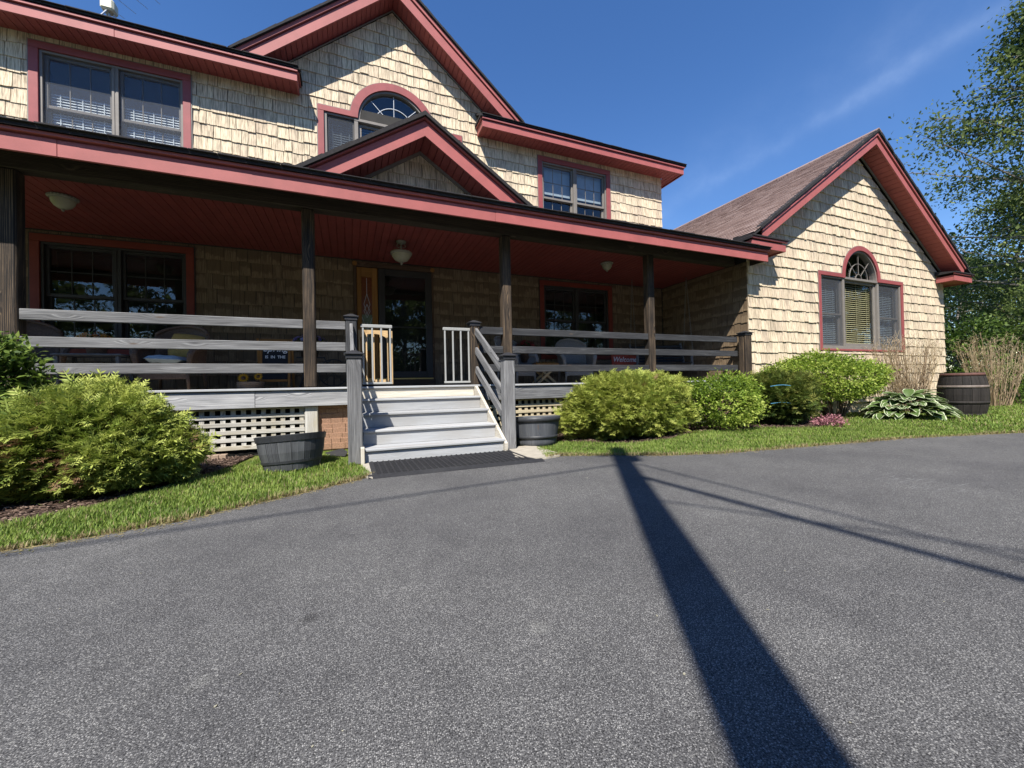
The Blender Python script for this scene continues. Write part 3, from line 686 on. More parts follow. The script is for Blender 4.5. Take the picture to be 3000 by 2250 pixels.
# ---- eaves of the main roof: fascia in two steps, boarded soffit
def eave(x0, x1, ends):
    xm = x0+(x1-x0)*(0.535 if x0 < 0 else 0.16)
    for xa, xb, dy in ((x0, xm-0.001, 0.0), (xm+0.001, x1, 0.003)): b = MB(); b.box(xa, xb, 7.70+dy, 7.73, 6.175+dy, 6.312, 0.003); P('fascia', b, M['fascia'], main_roof)
    b = MB(); b.box(x0-0.01, x1+0.01, 7.672, 7.712, 6.326, 6.364, 0.004); P('drip_board', b, M['fascia'], main_roof)
    b = MB(); b.box(x0, x1, 7.716, 7.76, 6.312, 6.40); P('fascia_backing', b, M['casing'], main_roof)
    for e in ends:
        xx = x1 if e > 0 else x0; yb = WY-0.002 if e*0 == 0 else 0
        b = MB(); b.box(xx-0.03 if e > 0 else xx, xx if e > 0 else xx+0.03, 7.732, WY-0.026, 6.176, 6.312, 0.003); P('fascia_return', b, M['fascia'], main_roof)
        b = MB(); b.box(xx-0.02 if e > 0 else xx-0.028, xx+0.028 if e > 0 else xx+0.02, 7.714, WY-0.026, 6.327, 6.363, 0.004); P('drip_return', b, M['fascia'], main_roof)
        b = MB(); b.box(xx-0.05 if e > 0 else xx-0.05, xx+0.05, 7.66, WY-0.027, 6.366, 6.41); P('roof_edge', b, M['black'], main_roof)
    x = x0+0.032
    while x < x1-0.03:
        w = min(0.11, x1-0.03-x)
        if w > 0.02:
            b = MB(); b.box(x+0.003, x+w-0.003, 7.732, WY-0.001 if x < WXR else WY+0.3, 6.196, 6.212, 0.004); P('soffit_board', b, M['soffit'], main_roof)
        x += 0.11
    b = MB(); b.box(x0+0.03, x1-0.03, 7.735, WY, 6.215, 6.225); P('soffit_backing', b, M['casing'], main_roof)
eave(-5.95, -0.73, (1,)); eave(2.64, 8.08, (-1, 1))
b = MB(); b.box(WXR, 8.05, WY+0.3, 16.5, 6.19, 6.21); P('side_soffit', b, M['soffit'], main_roof)
b = MB(); b.box(8.05, 8.08, 7.735, 16.6, 6.175, 6.36); P('side_fascia', b, M['fascia'], main_roof)
# ---- rakes
def rake(cx, apb, aptop, sl, y, wally, xl, band, roof, sw, zmin=0.0):
    """apb: fascia bottom at the apex, aptop: roof top; xl: half length"""
    for s in (-1, 1):
        def ln(z, x): return (cx+s*x, z-sl*x)
        class RB(MB):
            def prism(self, poly, *a, **k):
                poly = clip(poly, 0, -1, -zmin)
                if len(poly) > 2: MB.prism(self, poly, *a, **k)
            def build(self, *a, **k):
                return MB.build(self, *a, **k) if self.v else None
        MB_ = RB
        b = RB(); b.prism([ln(apb, 0), ln(apb, xl), ln(apb+band, xl), ln(apb+band, 0)], y, y+0.03); P('fascia', b, M['fascia'], roof)
        z1 = apb+band+0.022; z2 = aptop-0.055
        b = RB(); b.prism([ln(z1, 0), ln(z1, xl+0.03), ln(z2, xl+0.03), ln(z2, 0)], y-0.03, y+0.012); P('drip_board', b, M['fascia'], roof)
        b = RB(); b.prism([ln(apb+band, 0), ln(apb+band, xl), ln(z2+0.004, xl), ln(z2+0.004, 0)], y+0.016, y+0.05); P('fascia_backing', b, M['casing'], roof)
        k = 0; step = sw/math.sqrt(1+sl*sl)
        b = RB(); b.prism([ln(apb+0.035, 0), ln(apb+0.035, xl), ln(apb+0.047, xl), ln(apb+0.047, 0)], y+0.032, wally); P('soffit_backing', b, M['casing'], roof)
        while k*step < xl-0.02:
            xa, xb = k*step+0.006, min((k+1)*step-0.005, xl)
            b = RB(); b.prism([ln(apb+0.018, xa), ln(apb+0.018, xb), ln(apb+0.034, xb), ln(apb+0.034, xa)], y+0.032, wally-0.002); P('soffit_board', b, M['soffit'], roof)
            k += 1
        # shingle ends seen along the rake
        b = RB(); k = 0
        while k*0.115 < xl+0.05:
            xa, xb = k*0.115, (k+1)*0.115+0.004; r_ = R.uniform(0, 0.012)
            b.prism([ln(aptop-0.053, xa), ln(aptop-0.053, xb), ln(aptop+0.004+r_, xb), ln(aptop+0.010+r_, xa)], y-0.058+R.uniform(-0.006, 0.006), y+0.05); k += 1
        P('rake_shingles', b, M['black'], roof)
        b = RB(); b.prism([ln(GT+0.03 if roof is gable_roof else apb+0.02, 0), ln(GT+0.03 if roof is gable_roof else apb+0.02, xl-0.3), ln(apb-0.03, xl-0.3), ln(apb-0.03, 0)], wally-0.045, wally-0.02)
        P('frieze_strip', b, M['trim'], roof)
rake(CX, GB, GTOP, GFS, 7.70, WY, 2.52, 0.215, gable_roof, 0.11, 6.432)
rake(WX, 6.341, RIDGE, WS, 5.30, FY, 4.02, 0.172, wing_roof, 0.14, 3.66)
rake(PG, PGB, PGT, PGS, PGY, 5.83, 1.72, 0.198, entry_roof, 0.11, 3.475)
# wing cornice returns
for x0, x1, s in ((7.26, 8.25, -1), (15.08, 16.04, 1)):
    b = MB(); b.box(x0, x1, 5.30, 5.33, 3.42, 3.565, 0.003); cr = P('cornice_return', b, M['fascia'], wing_roof)
    b = MB(); b.box(x0-0.02, x1+0.02, 5.272, 5.312, 3.585, 3.622, 0.004); P('drip_board', b, M['fascia'], wing_roof)
    for xx in (x0, x1-0.03):
        b = MB(); b.box(xx, xx+0.03, 5.332, FY-0.03 if (xx > XS and xx < XE) else 7.0, 3.421, 3.564, 0.003); P('cornice_side', b, M['fascia'], wing_roof)
    b = MB(); b.box(x0+0.03, x1-0.03, 5.332, FY, 3.445, 3.46); P('cornice_soffit', b, M['soffit'], wing_roof)
    b = MB(); b.prism([(5.25, 3.626), (5.25, 3.65), (FY-0.028, 3.72), (FY-0.028, 3.626)], x0-0.045, x1+0.045, 'x'); P('cornice_roof', b, M['black'], wing_roof)
b = MB(); b.box(7.2, 7.23, 5.7, 14, 3.47, 3.63); b.box(15.96, 15.99, 5.7, 14, 3.47, 3.63); P('eave_fascia', b, M['fascia'], wing_roof)
b = MB(); b.box(15.54, 15.96, 5.7, 14, 3.45, 3.47); P('eave_soffit', b, M['soffit'], wing_roof)
# entry gable: small shingled wall
SH2 = []
sv = SH; SH = SH2
shingle_field(PG-1.15, PG+1.15, 3.46, 4.3, 0.21, lambda a, z, t: (a, 5.83-t, z), 0, ((PGS, 1, PGB+0.01+PGS*PG), (-PGS, 1, PGB+0.01-PGS*PG)), ())
SH = sv
b = MB(); b.prism([(PG-1.2, 3.45), (PG+1.2, 3.45), (PG, PGB)], 5.832, 5.9); ew = P('entry_gable_wall', b, M['inside'])
for V, Fs, U, mi, own in SH2:
    b = MB(); b.raw(V, Fs, U); P('gable_shingle', b, M['sid'], ew)
# ---- porch fascia, beam, posts, ceiling
for x0, x1 in ((-6.0, -2.62), (-2.617, 1.98), (1.983, 4.905), (4.908, 7.71)):
    b = MB(); b.box(x0, x1, 5.30+R.uniform(-0.002, 0.002), 5.33, 3.17, 3.335, 0.002); P('fascia', b, M['fascia'], porch_roof)
b = MB(); b.box(-6.0, 7.715, 5.268, 5.312, 3.352, 3.388, 0.004); P('drip_board', b, M['fascia'], porch_roof)
b = MB(); b.box(-6.0, 7.71, 5.316, 5.36, 3.335, 3.40); P('fascia_backing', b, M['casing'], porch_roof)
b = MB(); b.box(-6.0, 7.70, 5.335, 5.79, 3.40, 3.415); P('underside', b, M['beam'], porch_roof)
b = MB(); b.box(7.68, 7.70, 5.335, FY-0.03, 3.19, 3.40); P('end_board', b, M['beam'], porch_roof)
b = MB(); b.box(-6.0, 7.40, 5.79, 5.96, 3.204, 3.44, 0.008); P('porch_beam', b, M['beam'])
b = MB(); b.box(-6.0, XS, 5.965, WY, CZ+0.016, CZ+0.03); porch_ceiling = P('porch_ceiling', b, M['ceil'])
x = -5.95; k = 0
while x < XS-0.02:
    w = min(0.112, XS-0.01-x); b = MB(); b.box(x+0.002, x+w-0.004, 5.962, WY-0.03, CZ, CZ+0.014+0.001*(k % 2), 0.005); P('ceiling_board', b, M['ceil'], porch_ceiling); x += 0.112; k += 1
PX = [(-3.34, -3.19), (-0.531, -0.383), (2.266, 2.416), (5.148, 5.298)]
for x0, x1 in PX:
    b = MB(); b.box(x0, x1, 5.80, 5.95, DZ+0.002, 3.203, 0.016); P('porch_post', b, M['post'])
b = MB(); b.box(7.43, 7.61, 5.615, 5.665, DZ, 1.80, 0.01); b.box(7.43, 7.61, 5.667, 5.78, DZ, 1.80, 0.01); ep = P('porch_post', b, M['post'])
def cap(x0, x1, y0, y1, z, parent):
    b = MB(); o = 0.018
    b.box(x0-o*0.6, x1+o*0.6, y0-o*0.6, y1+o*0.6, z-0.045, z, 0.004); b.box(x0-o-0.01, x1+o+0.01, y0-o-0.01, y1+o+0.01, z, z+0.014, 0.004)
    cx, cy = (x0+x1)/2, (y0+y1)/2; w = (x1-x0)/2+o; d = (y1-y0)/2+o
    V = [(cx-w, cy-d, z+0.014), (cx+w, cy-d, z+0.014), (cx+w, cy+d, z+0.014), (cx-w, cy+d, z+0.014), (cx-0.02, cy-0.02, z+0.05), (cx+0.02, cy-0.02, z+0.05), (cx+0.02, cy+0.02, z+0.05), (cx-0.02, cy+0.02, z+0.05)]
    b.convex(V, [(0, 1, 5, 4), (1, 2, 6, 5), (2, 3, 7, 6), (3, 0, 4, 7), (4, 5, 6, 7), (0, 1, 2, 3)])
    P('post_cap', b, M['cap'], parent)
cap(7.43, 7.61, 5.615, 5.78, 1.80, ep)
# ---- deck, rim joists, railings
dk = MB(); dk.box(-6.0, XS-0.03, 5.80, WY, DZ-0.20, DZ-0.034); deck = P('porch_deck', dk, M['joistd'])
y = 5.735; k = 0
while y < WY-0.02:
    b = MB(); b.box(-6.0, XS-0.025, y, min(y+0.138, WY-0.02), DZ-0.03, DZ, 0.006); P('deck_board', b, M['step'] if k == 0 else M['rail'], deck); y += 0.142; k += 1
for x0, x1, mt in ((-6.0, -1.071, 'joist'), (-1.068, 0.005, 'joist'), (1.93, 3.62, 'joistd'), (3.624, 7.55, 'joistd')):
    b = MB(); b.box(x0, x1, 5.762, 5.80, 0.61, DZ-0.036, 0.004); P('rim_joist', b, M[mt], deck)
def railing(spans, mt):
    b = MB(); x0, x1 = spans[0]; first = True; root = None
    for x0, x1 in spans:
        for zt in (1.74, 1.45, 1.16):
            b = MB(); b.box(x0, x1, 5.82, 5.86, zt-0.115+R.uniform(-0.003, 0.003), zt+R.uniform(-0.004, 0.004), 0.006)
            if root is None: root = P('porch_railing', b, M[mt])
            else: P('rail', b, M[mt], root)
    return root
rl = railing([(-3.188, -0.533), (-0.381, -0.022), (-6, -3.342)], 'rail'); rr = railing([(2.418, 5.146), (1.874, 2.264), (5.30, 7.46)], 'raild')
def newel(x0, x1, y0, y1, z0, z1, parent, mt='rail'):
    b = MB(); b.box(x0, x1, y0, y1, z0, z1, 0.010); n_ = P('newel_post', b, M[mt], parent); cap(x0, x1, y0, y1, z1, parent); return n_
newel(-0.02, 0.12, 5.80, 5.94, DZ+0.002, 1.80, rl, 'raild'); newel(1.73, 1.872, 5.80, 5.94, DZ+0.002, 1.79, rr, 'post')
# ---- steps
b = MB(); b.prism([(4.60, 0.013), (5.76, 0.013), (5.76, 0.80), (5.60, 0.80)], 0.115, 0.152, 'x'); steps = P('front_steps', b, M['pine'])
b = MB(); b.prism([(4.52, 0.013), (5.0, 0.013), (5.76, 0.50), (5.76, 0.83), (5.70, 0.83), (4.52, 0.12)], 1.752, 1.79, 'x'); P('stringer', b, M['pine'], steps)
TY = [4.545, 4.834, 5.135, 5.447]; TZ = [0.166, 0.339, 0.516, 0.686]
for k, (ty, tz) in enumerate(zip(TY, TZ)):
    ny = (TY+[5.75])[k+1]
    b = MB(); b.box(0.154, 1.77, ty, ty+0.145, tz-0.028, tz, 0.005); P('tread', b, M['step'], steps)
    b = MB(); b.box(0.154, 1.77, ty+0.149, ny+0.035, tz-0.028, tz-0.001, 0.005); P('tread', b, M['step'], steps)
    zb = 0.013 if k == 0 else TZ[k-1]+0.001
    b = MB(); b.box(0.154, 1.75, ty+0.026, ty+0.046, zb, tz-0.030, 0.002); P('riser', b, M['step'], steps)
b = MB(); b.box(0.154, 1.75, 5.765, 5.80, TZ[3]+0.001, DZ-0.032, 0.003); P('riser', b, M['pine'], steps)
newel(-0.012, 0.138, 4.60, 4.745, 0.0, 1.19, steps); newel(1.795, 1.94, 4.60, 4.745, 0.0, 1.19, steps)
b = MB(); b.box(0.112, 0.15, 4.50, 4.598, 0.005, 0.19, 0.004); P('stringer_end', b, M['pine'], steps)
for xc in (0.05, 1.81):
    for zt in (1.72, 1.43, 1.14):
        b = MB(); b.bar((xc, 5.80, zt-0.055), (xc, 4.745, zt-0.055-0.612), 0.04, 0.10, 0.005); P('handrail', b, M['rail'], steps)
# ---- lattice skirts and loose brown skirting
def lattice(x0, x1, y, mt, post=None):
    b = MB(); b.box(x0, x1, y-0.006, y+0.002, 0.585, 0.63, 0.002); root = P('lattice_skirt', b, M[mt])
    x = x0+0.03
    while x < x1-0.02:
        b = MB(); b.box(x, min(x+0.052, x1), y+0.004, y+0.014, 0.09, 0.60, 0.002); P('slat', b, M[mt], root); x += 0.107
    for z in (0.12, 0.215, 0.31, 0.405, 0.50):
        b = MB(); b.box(x0, x1, y-0.008, y+0.003, z-0.025+R.uniform(-.004, .004), z+0.027, 0.002); P('slat', b, M[mt], root)
lattice(-3.3, -0.535, 5.845, 'lat'); lattice(1.95, 5.3, 5.845, 'latt')
b = MB(); b.box(-0.53, -0.375, 5.81, 5.93, 0.0, 0.609, 0.008); P('pier_post', b, M['lat'])
b = MB(); b.box(-0.372, -0.0, 5.90, 5.92, 0.0, 0.62); skirt = P('skirt_panel', b, M['brown'])
z = 0.02; k = 0
while z < 0.60:
    x = -0.372-(k % 2)*0.06
    while x < -0.02:
        w = R.uniform(0.10, 0.17); xa, xb = max(x, -0.372), min(x+w, -0.0)
        if xb-xa > 0.02:
            t_ = R.uniform(-0.02, 0.02); Mx = Matrix.Translation((xa, 5.895, z)) @ Matrix.Rotation(t_, 4, 'Y') @ Matrix.Rotation(R.uniform(0.03, 0.13), 4, 'X')
            b = MB(); b.box(0, xb-xa-0.004, -0.010, 0, 0, 0.082, 0.002, M=Mx); P('skirt_tab', b, M['brown'], skirt)
        x += w
    z += 0.066; k += 1
b = MB(); b.box(-6, XS, 8.0, 8.05, 0, 0.64); b.box(-6, XS, 5.95, 8.0, -0.02, 0.012); P('crawl_space', b, M['inside'])
# ---- windows
def glaze(root, x0, x1, z0, z1, y, mt='gl', trim='trim', fw=0.035, cols=0, rows=0, mun=0.012):
    b = MB(); b.box(x0, x0+fw, y-0.02, y+0.02, z0, z1, 0.004); b.box(x1-fw, x1, y-0.02, y+0.02, z0, z1, 0.004)
    b.box(x0+fw, x1-fw, y-0.019, y+0.019, z0, z0+fw*1.2, 0.004); b.box(x0+fw, x1-fw, y-0.019, y+0.019, z1-fw, z1, 0.004); P('sash', b, M[trim], root)
    b = MB(); b.raw([(x0+fw-0.004, y+0.006, z0+fw), (x1-fw+0.004, y+0.006, z0+fw), (x1-fw+0.004, y+0.006, z1-fw+0.004), (x0+fw-0.004, y+0.006, z1-fw+0.004)], [[0, 1, 2, 3]]); P('pane', b, M[mt], root)
    if cols:
        b = MB()
        for i in range(1, cols): xx = x0+fw+(x1-x0-2*fw)*i/cols; b.box(xx-mun/2, xx+mun/2, y-0.004, y+0.003, z0+fw, z1-fw)
        for i in range(1, rows): zz = z0+fw+(z1-z0-2*fw)*i/rows; b.box(x0+fw, x1-fw, y-0.005, y+0.0025, zz-mun/2, zz+mun/2)
        P('muntin_grid', b, M[trim], root)
def room(root, x0, x1, z0, z1, y, d=0.9):
    b = MB(); e = 0.02
    V = [(x0, y, z0), (x1, y, z0), (x1, y, z1), (x0, y, z1), (x0-0.3, y+d, z0-0.2), (x1+0.3, y+d, z0-0.2), (x1+0.3, y+d, z1+0.1), (x0-0.3, y+d, z1+0.1)]
    b.raw(V, [[0, 1, 5, 4], [1, 2, 6, 5], [2, 3, 7, 6], [3, 0, 4, 7], [4, 5, 6, 7]]); P('room_interior', b, M['inside'], root)
def blinds(root, x0, x1, z0, z1, y, mt='blind', pitch=0.045, tilt=0.5, gap=0.0):
    b = MB(); z = z0
    while z < z1:
        b.box(-(x1-x0)/2, (x1-x0)/2, -0.018, 0.018, -0.0012, 0.0012, M=Matrix.Translation(((x0+x1)/2, y, z)) @ Matrix.Rotation(tilt, 4, 'X')); z += pitch
    for f in (0.15, 0.5, 0.85): xx = x0+(x1-x0)*f; b.box(xx-0.006, xx+0.006, y-0.021, y-0.019, z0, z1)
    P('blind', b, M[mt], root)
def casing(root, x0, x1, z0, z1, y, w, bottom=True, back='trim', cm='casing'):
    for (a, c, d, e) in ((x0, x0+w, z0, z1-w), (x1-w, x1, z0, z1-w), (x0, x1, z1-w+0.001, z1)):
        b = MB(); b.box(a, c, y-0.038, y-0.002, d, e, 0.004); P('casing', b, M[cm], root)
    if bottom: b = MB(); b.box(x0+w+0.001, x1-w-0.001, y-0.037, y-0.002, z0, z0+w*0.9, 0.004); P('casing', b, M[cm], root)
    b = MB(); t = 0.014
    b.box(x0-t, x0, y-0.030, y, z0, z1+t); b.box(x1, x1+t, y-0.030, y, z0, z1+t); b.box(x0, x1, y-0.030, y, z1, z1+t); P('outer_bead', b, M[back], root)
def dwin(x0, x1, z0, z1, y, w=0.108, trim='trim', scr=None, blind=None, lower=True, gmt='gl', back='trim'):
    a, c, d, e = x0+w, x1-w, z0+w*0.9, z1-w; m = (a+c)/2
    b = MB(); t = 0.035
    b.box(a, a+t, y-0.012, y+0.14, d, e, 0.003); b.box(c-t, c, y-0.012, y+0.14, d, e, 0.003); b.box(a+t, c-t, y-0.011, y+0.14, e-t, e, 0.003); b.box(a+t, c-t, y-0.018, y+0.14, d, d+t, 0.003)
    b.box(m-0.042, m-0.008, y-0.010, y+0.13, d+t, e-t, 0.003); b.box(m+0.008, m+0.042, y-0.010, y+0.13, d+t, e-t, 0.003); b.box(m-0.008, m+0.008, y-0.002, y+0.13, d+t, e-t)
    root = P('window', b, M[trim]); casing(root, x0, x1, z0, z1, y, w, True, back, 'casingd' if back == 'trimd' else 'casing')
    mid = (d+e)/2+0.01
    for u0, u1 in ((a+t, m-0.042), (m+0.042, c-t)):
        glaze(root, u0, u1, mid-0.02, e-t, y+0.055, gmt, trim, 0.04, 3, 2); glaze(root, u0, u1, d+t, mid+0.02, y+0.098, gmt, trim, 0.045, 3, 2 if lower else 0)
        if scr: b = MB(); b.raw([(u0, y+0.019, d+t), (u1, y+0.019, d+t), (u1, y+0.019, e-t), (u0, y+0.019, e-t)], [[0, 1, 2, 3]]); P('insect_screen', b, M[scr[0]], root)
        if blind: blinds(root, u0+0.03, u1-0.03, d+t, d+t+(e-d)*blind[1], y+0.128, blind[0], 0.042, 0.95)
    room(root, a-0.05, c+0.05, d-0.05, e+0.05, y+0.165); return root
uL = dwin(-4.29, -2.34, 4.24, 6.10, WY, scr=('scr', True), blind=('blind', 0.64), gmt='gl')
uR = dwin(4.07, 6.05, 4.24, 6.075, WY, scr=None, blind=None)
for m0, m1 in ((4.23, 5.0), (5.13, 5.88)):
    b = MB(); b.box(m0, m1, WY+0.145, WY+0.15, 5.30, 5.95); P('roller_shade', b, M['drape'], uR)
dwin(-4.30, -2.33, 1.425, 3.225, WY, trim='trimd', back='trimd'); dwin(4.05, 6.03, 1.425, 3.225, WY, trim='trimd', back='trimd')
def arc_strip(b, cx, cz, r0, r1, y0, y1, n=28, a0=0, a1=math.pi):
    for k in range(n):
        t0, t1 = a0+(a1-a0)*k/n, a0+(a1-a0)*(k+1)/n
        b.prism([(cx+r0*math.cos(t0), cz+r0*math.sin(t0)), (cx+r1*math.cos(t0), cz+r1*math.sin(t0)), (cx+r1*math.cos(t1), cz+r1*math.sin(t1)), (cx+r0*math.cos(t1), cz+r0*math.sin(t1))], y0, y1)
def awin(x0, x1, z0, zs, cx, cz, ro, ri, y, w, blindm, trim='trim', scr='scrd', centre=None):
    """side lights with a taller centre light under a half-round fan"""
    cl, cr = cx-ri, cx+ri
    b = MB(); t = 0.05
    b.box(x0+w, x0+w+t, y-0.012, y+0.14, z0+w, zs-w, 0.003); b.box(x1-w-t, x1-w, y-0.012, y+0.14, z0+w, zs-w, 0.003)
    b.box(x0+w, x1-w, y-0.016, y+0.139, z0+w*0.5, z0+w+0.03, 0.003); b.box(x0+w+t, cl-0.07, y-0.011, y+0.138, zs-w-t*0.7, zs-w, 0.003); b.box(cr+0.07, x1-w-t, y-0.011, y+0.138, zs-w-t*0.7, zs-w, 0.003)
    for xx in (cl-0.07, cr): b.box(xx, xx+0.07, y-0.014, y+0.14, z0+w+0.03, cz-0.02, 0.005)
    b.box(cl-0.07, cr+0.07, y-0.02, y+0.14, cz-0.06, cz-0.005, 0.005)
    arc_strip(b, cx, cz, ri-0.035, ri+0.003, y-0.01, y+0.13)
    root = P('arched_window', b, M[trim])
    for (a, c, d, e) in ((x0, x0+w, z0, zs-w), (x1-w, x1, z0, zs-w), (x0, cx-ro+0.03, zs-w+0.001, zs), (cx+ro-0.03, x1, zs-w+0.001, zs), (x0+w+.001, x1-w-.001, z0, z0+w*0.5)):
        bb = MB(); bb.box(a, c, y-0.038, y-0.002, d, e, 0.004); P('casing', bb, M['casing'], root)
    bb = MB(); arc_strip(bb, cx, cz-0.0, ri+0.004, ro, y-0.042, y-0.002); bb.box(cx-ro, cx-ri-0.004, y-0.041, y-0.002, zs-w, cz); bb.box(cx+ri+0.004, cx+ro, y-0.041, y-0.002, zs-w, cz); P('arch_casing', bb, M['casing'], root)
    bb = MB(); arc_strip(bb, cx, cz, ro, ro+0.014, y-0.03, y); bb.box(x0-0.014, x0, y-0.03, y, z0, zs); bb.box(x1, x1+0.014, y-0.03, y, z0, zs); bb.box(x0-0.014, cx-ro, y-0.03, y, zs, zs+0.014); bb.box(cx+ro, x1+0.014, y-0.03, y, zs, zs+0.014); P('outer_bead', bb, M['trim'], root)
    # fan light
    bb = MB(); n = 24; V = [(cx, y+0.05, cz)]+[(cx+(ri-0.03)*math.cos(math.pi*k/n), y+0.05, cz+(ri-0.03)*math.sin(math.pi*k/n)) for k in range(n+1)]
    bb.raw(V, [[0, k+1, k+2] for k in range(n)]); P('fan_pane', bb, M['gl'], root)
    bb = MB()
    for rr_ in (0.12*ri/0.67, 0.37*ri/0.67): arc_strip(bb, cx, cz, rr_-0.0048, rr_+0.0048, y+0.030, y+0.046, 20)
    for an in (45, 90, 135): a_ = math.radians(an); bb.bar((cx+0.12*math.cos(a_), y+0.038, cz+0.12*math.sin(a_)), (cx+(ri-0.06)*math.cos(a_), y+0.038, cz+(ri-0.06)*math.sin(a_)), 0.009, 0.009)
    P('fan_muntins', bb, M['trim' if centre else 'came'], root)
    # lights
    for u0, u1 in ((x0+w+t, cl-0.07), (cr+0.07, x1-w-t)):
        mid = (z0+zs)/2-0.05
        glaze(root, u0, u1, mid-0.015, zs-w-t*0.7, y+0.05, 'gl', trim, 0.03); glaze(root, u0, u1, z0+w+0.03, mid+0.02, y+0.09, 'gl', trim, 0.04)
        bb = MB(); bb.raw([(u0, y+0.016, z0+w+0.03), (u1, y+0.016, z0+w+0.03), (u1, y+0.016, zs-w-t*0.7), (u0, y+0.016, zs-w-t*0.7)], [[0, 1, 2, 3]]); P('insect_screen', bb, M[scr], root)
        blinds(root, u0+0.03, u1-0.03, z0+w+0.04, zs-w-0.12, y+0.155, 'drape', 0.045, 0.8)
    glaze(root, cl, cr, z0+w+0.03, cz-0.06, y+0.06, 'gl', trim, 0.06)
    blinds(root, cl+0.07, cr-0.07, z0+w+0.08, cz-0.10, y+0.125, blindm, 0.05, 0.8)
    room(root, x0+w-0.02, x1-w+0.02, z0+w, cz+ri+0.05, y+0.20); return root
awin(-0.44, 2.30, 4.3, 6.11, CX, 6.01, 0.815, 0.67, WY, 0.105, 'drape')
awin(9.92, 13.41, 1.49, 3.31, WAC, WAZ, 0.785, 0.675, FY, 0.088, 'blindt', centre=1)
# ---- front door with sidelight and storm door
b = MB(); b.box(0.12, 0.178, WY-0.05, WY+0.02, DZ, 3.25, 0.006); b.box(1.602, 1.635, WY-0.05, WY+0.02, DZ, 3.25, 0.006); b.box(0.178, 1.602, WY-0.049, WY+0.02, 3.165, 3.25, 0.008)
door = P('front_door', b, M['dkwood'])
for xx in (0.15, 1.618):
    b = MB(); b.lathe([(0.0, 0), (0.03, 0.004), (0.045, 0), (0.045, -0.012)], 12, (0, 0, 0)); b.v = [(xx+p[0], WY-0.055-p[2], 3.21+p[1]) for p in b.v]; P('corner_rosette', b, M['orange'], door)
b = MB(); b.box(0.18, 0.262, WY-0.03, WY+0.02, 1.02, 3.15, 0.005); b.box(0.451, 0.556, WY-0.03, WY+0.02, 1.02, 3.15, 0.005); b.box(0.262, 0.451, WY-0.029, WY+0.02, 2.97, 3.15, 0.005); b.box(0.262, 0.451, WY-0.029, WY+0.02, 1.02, 1.55, 0.005); b.box(0.30, 0.415, WY-0.04, WY-0.028, 1.10, 1.48, 0.008)
sl = P('sidelight', b, M['orange'], door)
b = MB(); b.box(0.262, 0.451, WY-0.004, WY+0.0, 1.55, 2.25); P('sidelight_glass', b, M['greeng'], sl)
b = MB(); b.box(0.262, 0.451, WY-0.004, WY+0.0, 2.251, 2.97); P('sidelight_glass', b, M['amber'], sl)
b = MB()
for zc, hh in ((2.45, 0.20), (2.32, 0.13)):
    for s in (-1, 1):
        b.tube([(0.357, WY-0.008, zc+hh), (0.357+s*0.055, WY-0.008, zc), (0.357, WY-0.008, zc-hh)], 0.004, 5)
b.tube([(0.357, WY-0.008, 2.65), (0.357, WY-0.008, 2.95)], 0.004, 5); b.tube([(0.357, WY-0.008, 1.56), (0.357, WY-0.008, 2.1)], 0.004, 5)
for s in (-1, 1): b.tube([(0.357+s*0.09, WY-0.008, 1.6), (0.357, WY-0.008, 1.9), (0.357+s*0.09, WY-0.008, 2.2)], 0.004, 5)
P('lead_came', b, M['came'], sl)
b = MB(); b.box(0.57, 0.69, WY-0.035, WY+0.01, 1.03, 3.158, 0.006); b.box(1.47, 1.60, WY-0.035, WY+0.01, 1.03, 3.158, 0.006); b.box(0.69, 1.47, WY-0.034, WY+0.01, 3.03, 3.158, 0.006); b.box(0.69, 1.47, WY-0.034, WY+0.01, 1.03, 1.16, 0.006); b.box(0.69, 1.47, WY-0.028, WY+0.01, 2.02, 2.045, 0.003)
storm = P('storm_door', b, M['trimd'], door)
b = MB(); b.raw([(0.69, WY-0.009, 1.16), (1.47, WY-0.009, 1.16), (1.47, WY-0.009, 3.03), (0.69, WY-0.009, 3.03)], [[0, 1, 2, 3]]); P('storm_glass', b, M['gld'], storm)
b = MB(); b.box(0.60, 0.64, WY-0.075, WY-0.036, 1.93, 2.06, 0.008); b.tube([(0.62, WY-0.075, 2.0), (0.62, WY-0.11, 2.0), (0.70, WY-0.11, 2.0)], 0.009, 8); P('handle', b, M['chain'], storm)
b = MB(); b.box(0.18, 1.60, WY-0.06, WY+0.12, 1.0, 1.028, 0.004); P('threshold', b, M['brass'], door)
b = MB(); b.box(0.12, 1.635, WY-0.10, WY+0.0, DZ, 0.998, 0.006); P('door_step', b, M['dkwood'], door)
b = MB(); b.box(0.60, 1.58, WY+0.05, WY+0.09, 1.03, 3.13, 0.004); P('doorway_dark_sheet', b, M['trimd'], door)  # dark sheet painted in place of the unlit room behind the open door
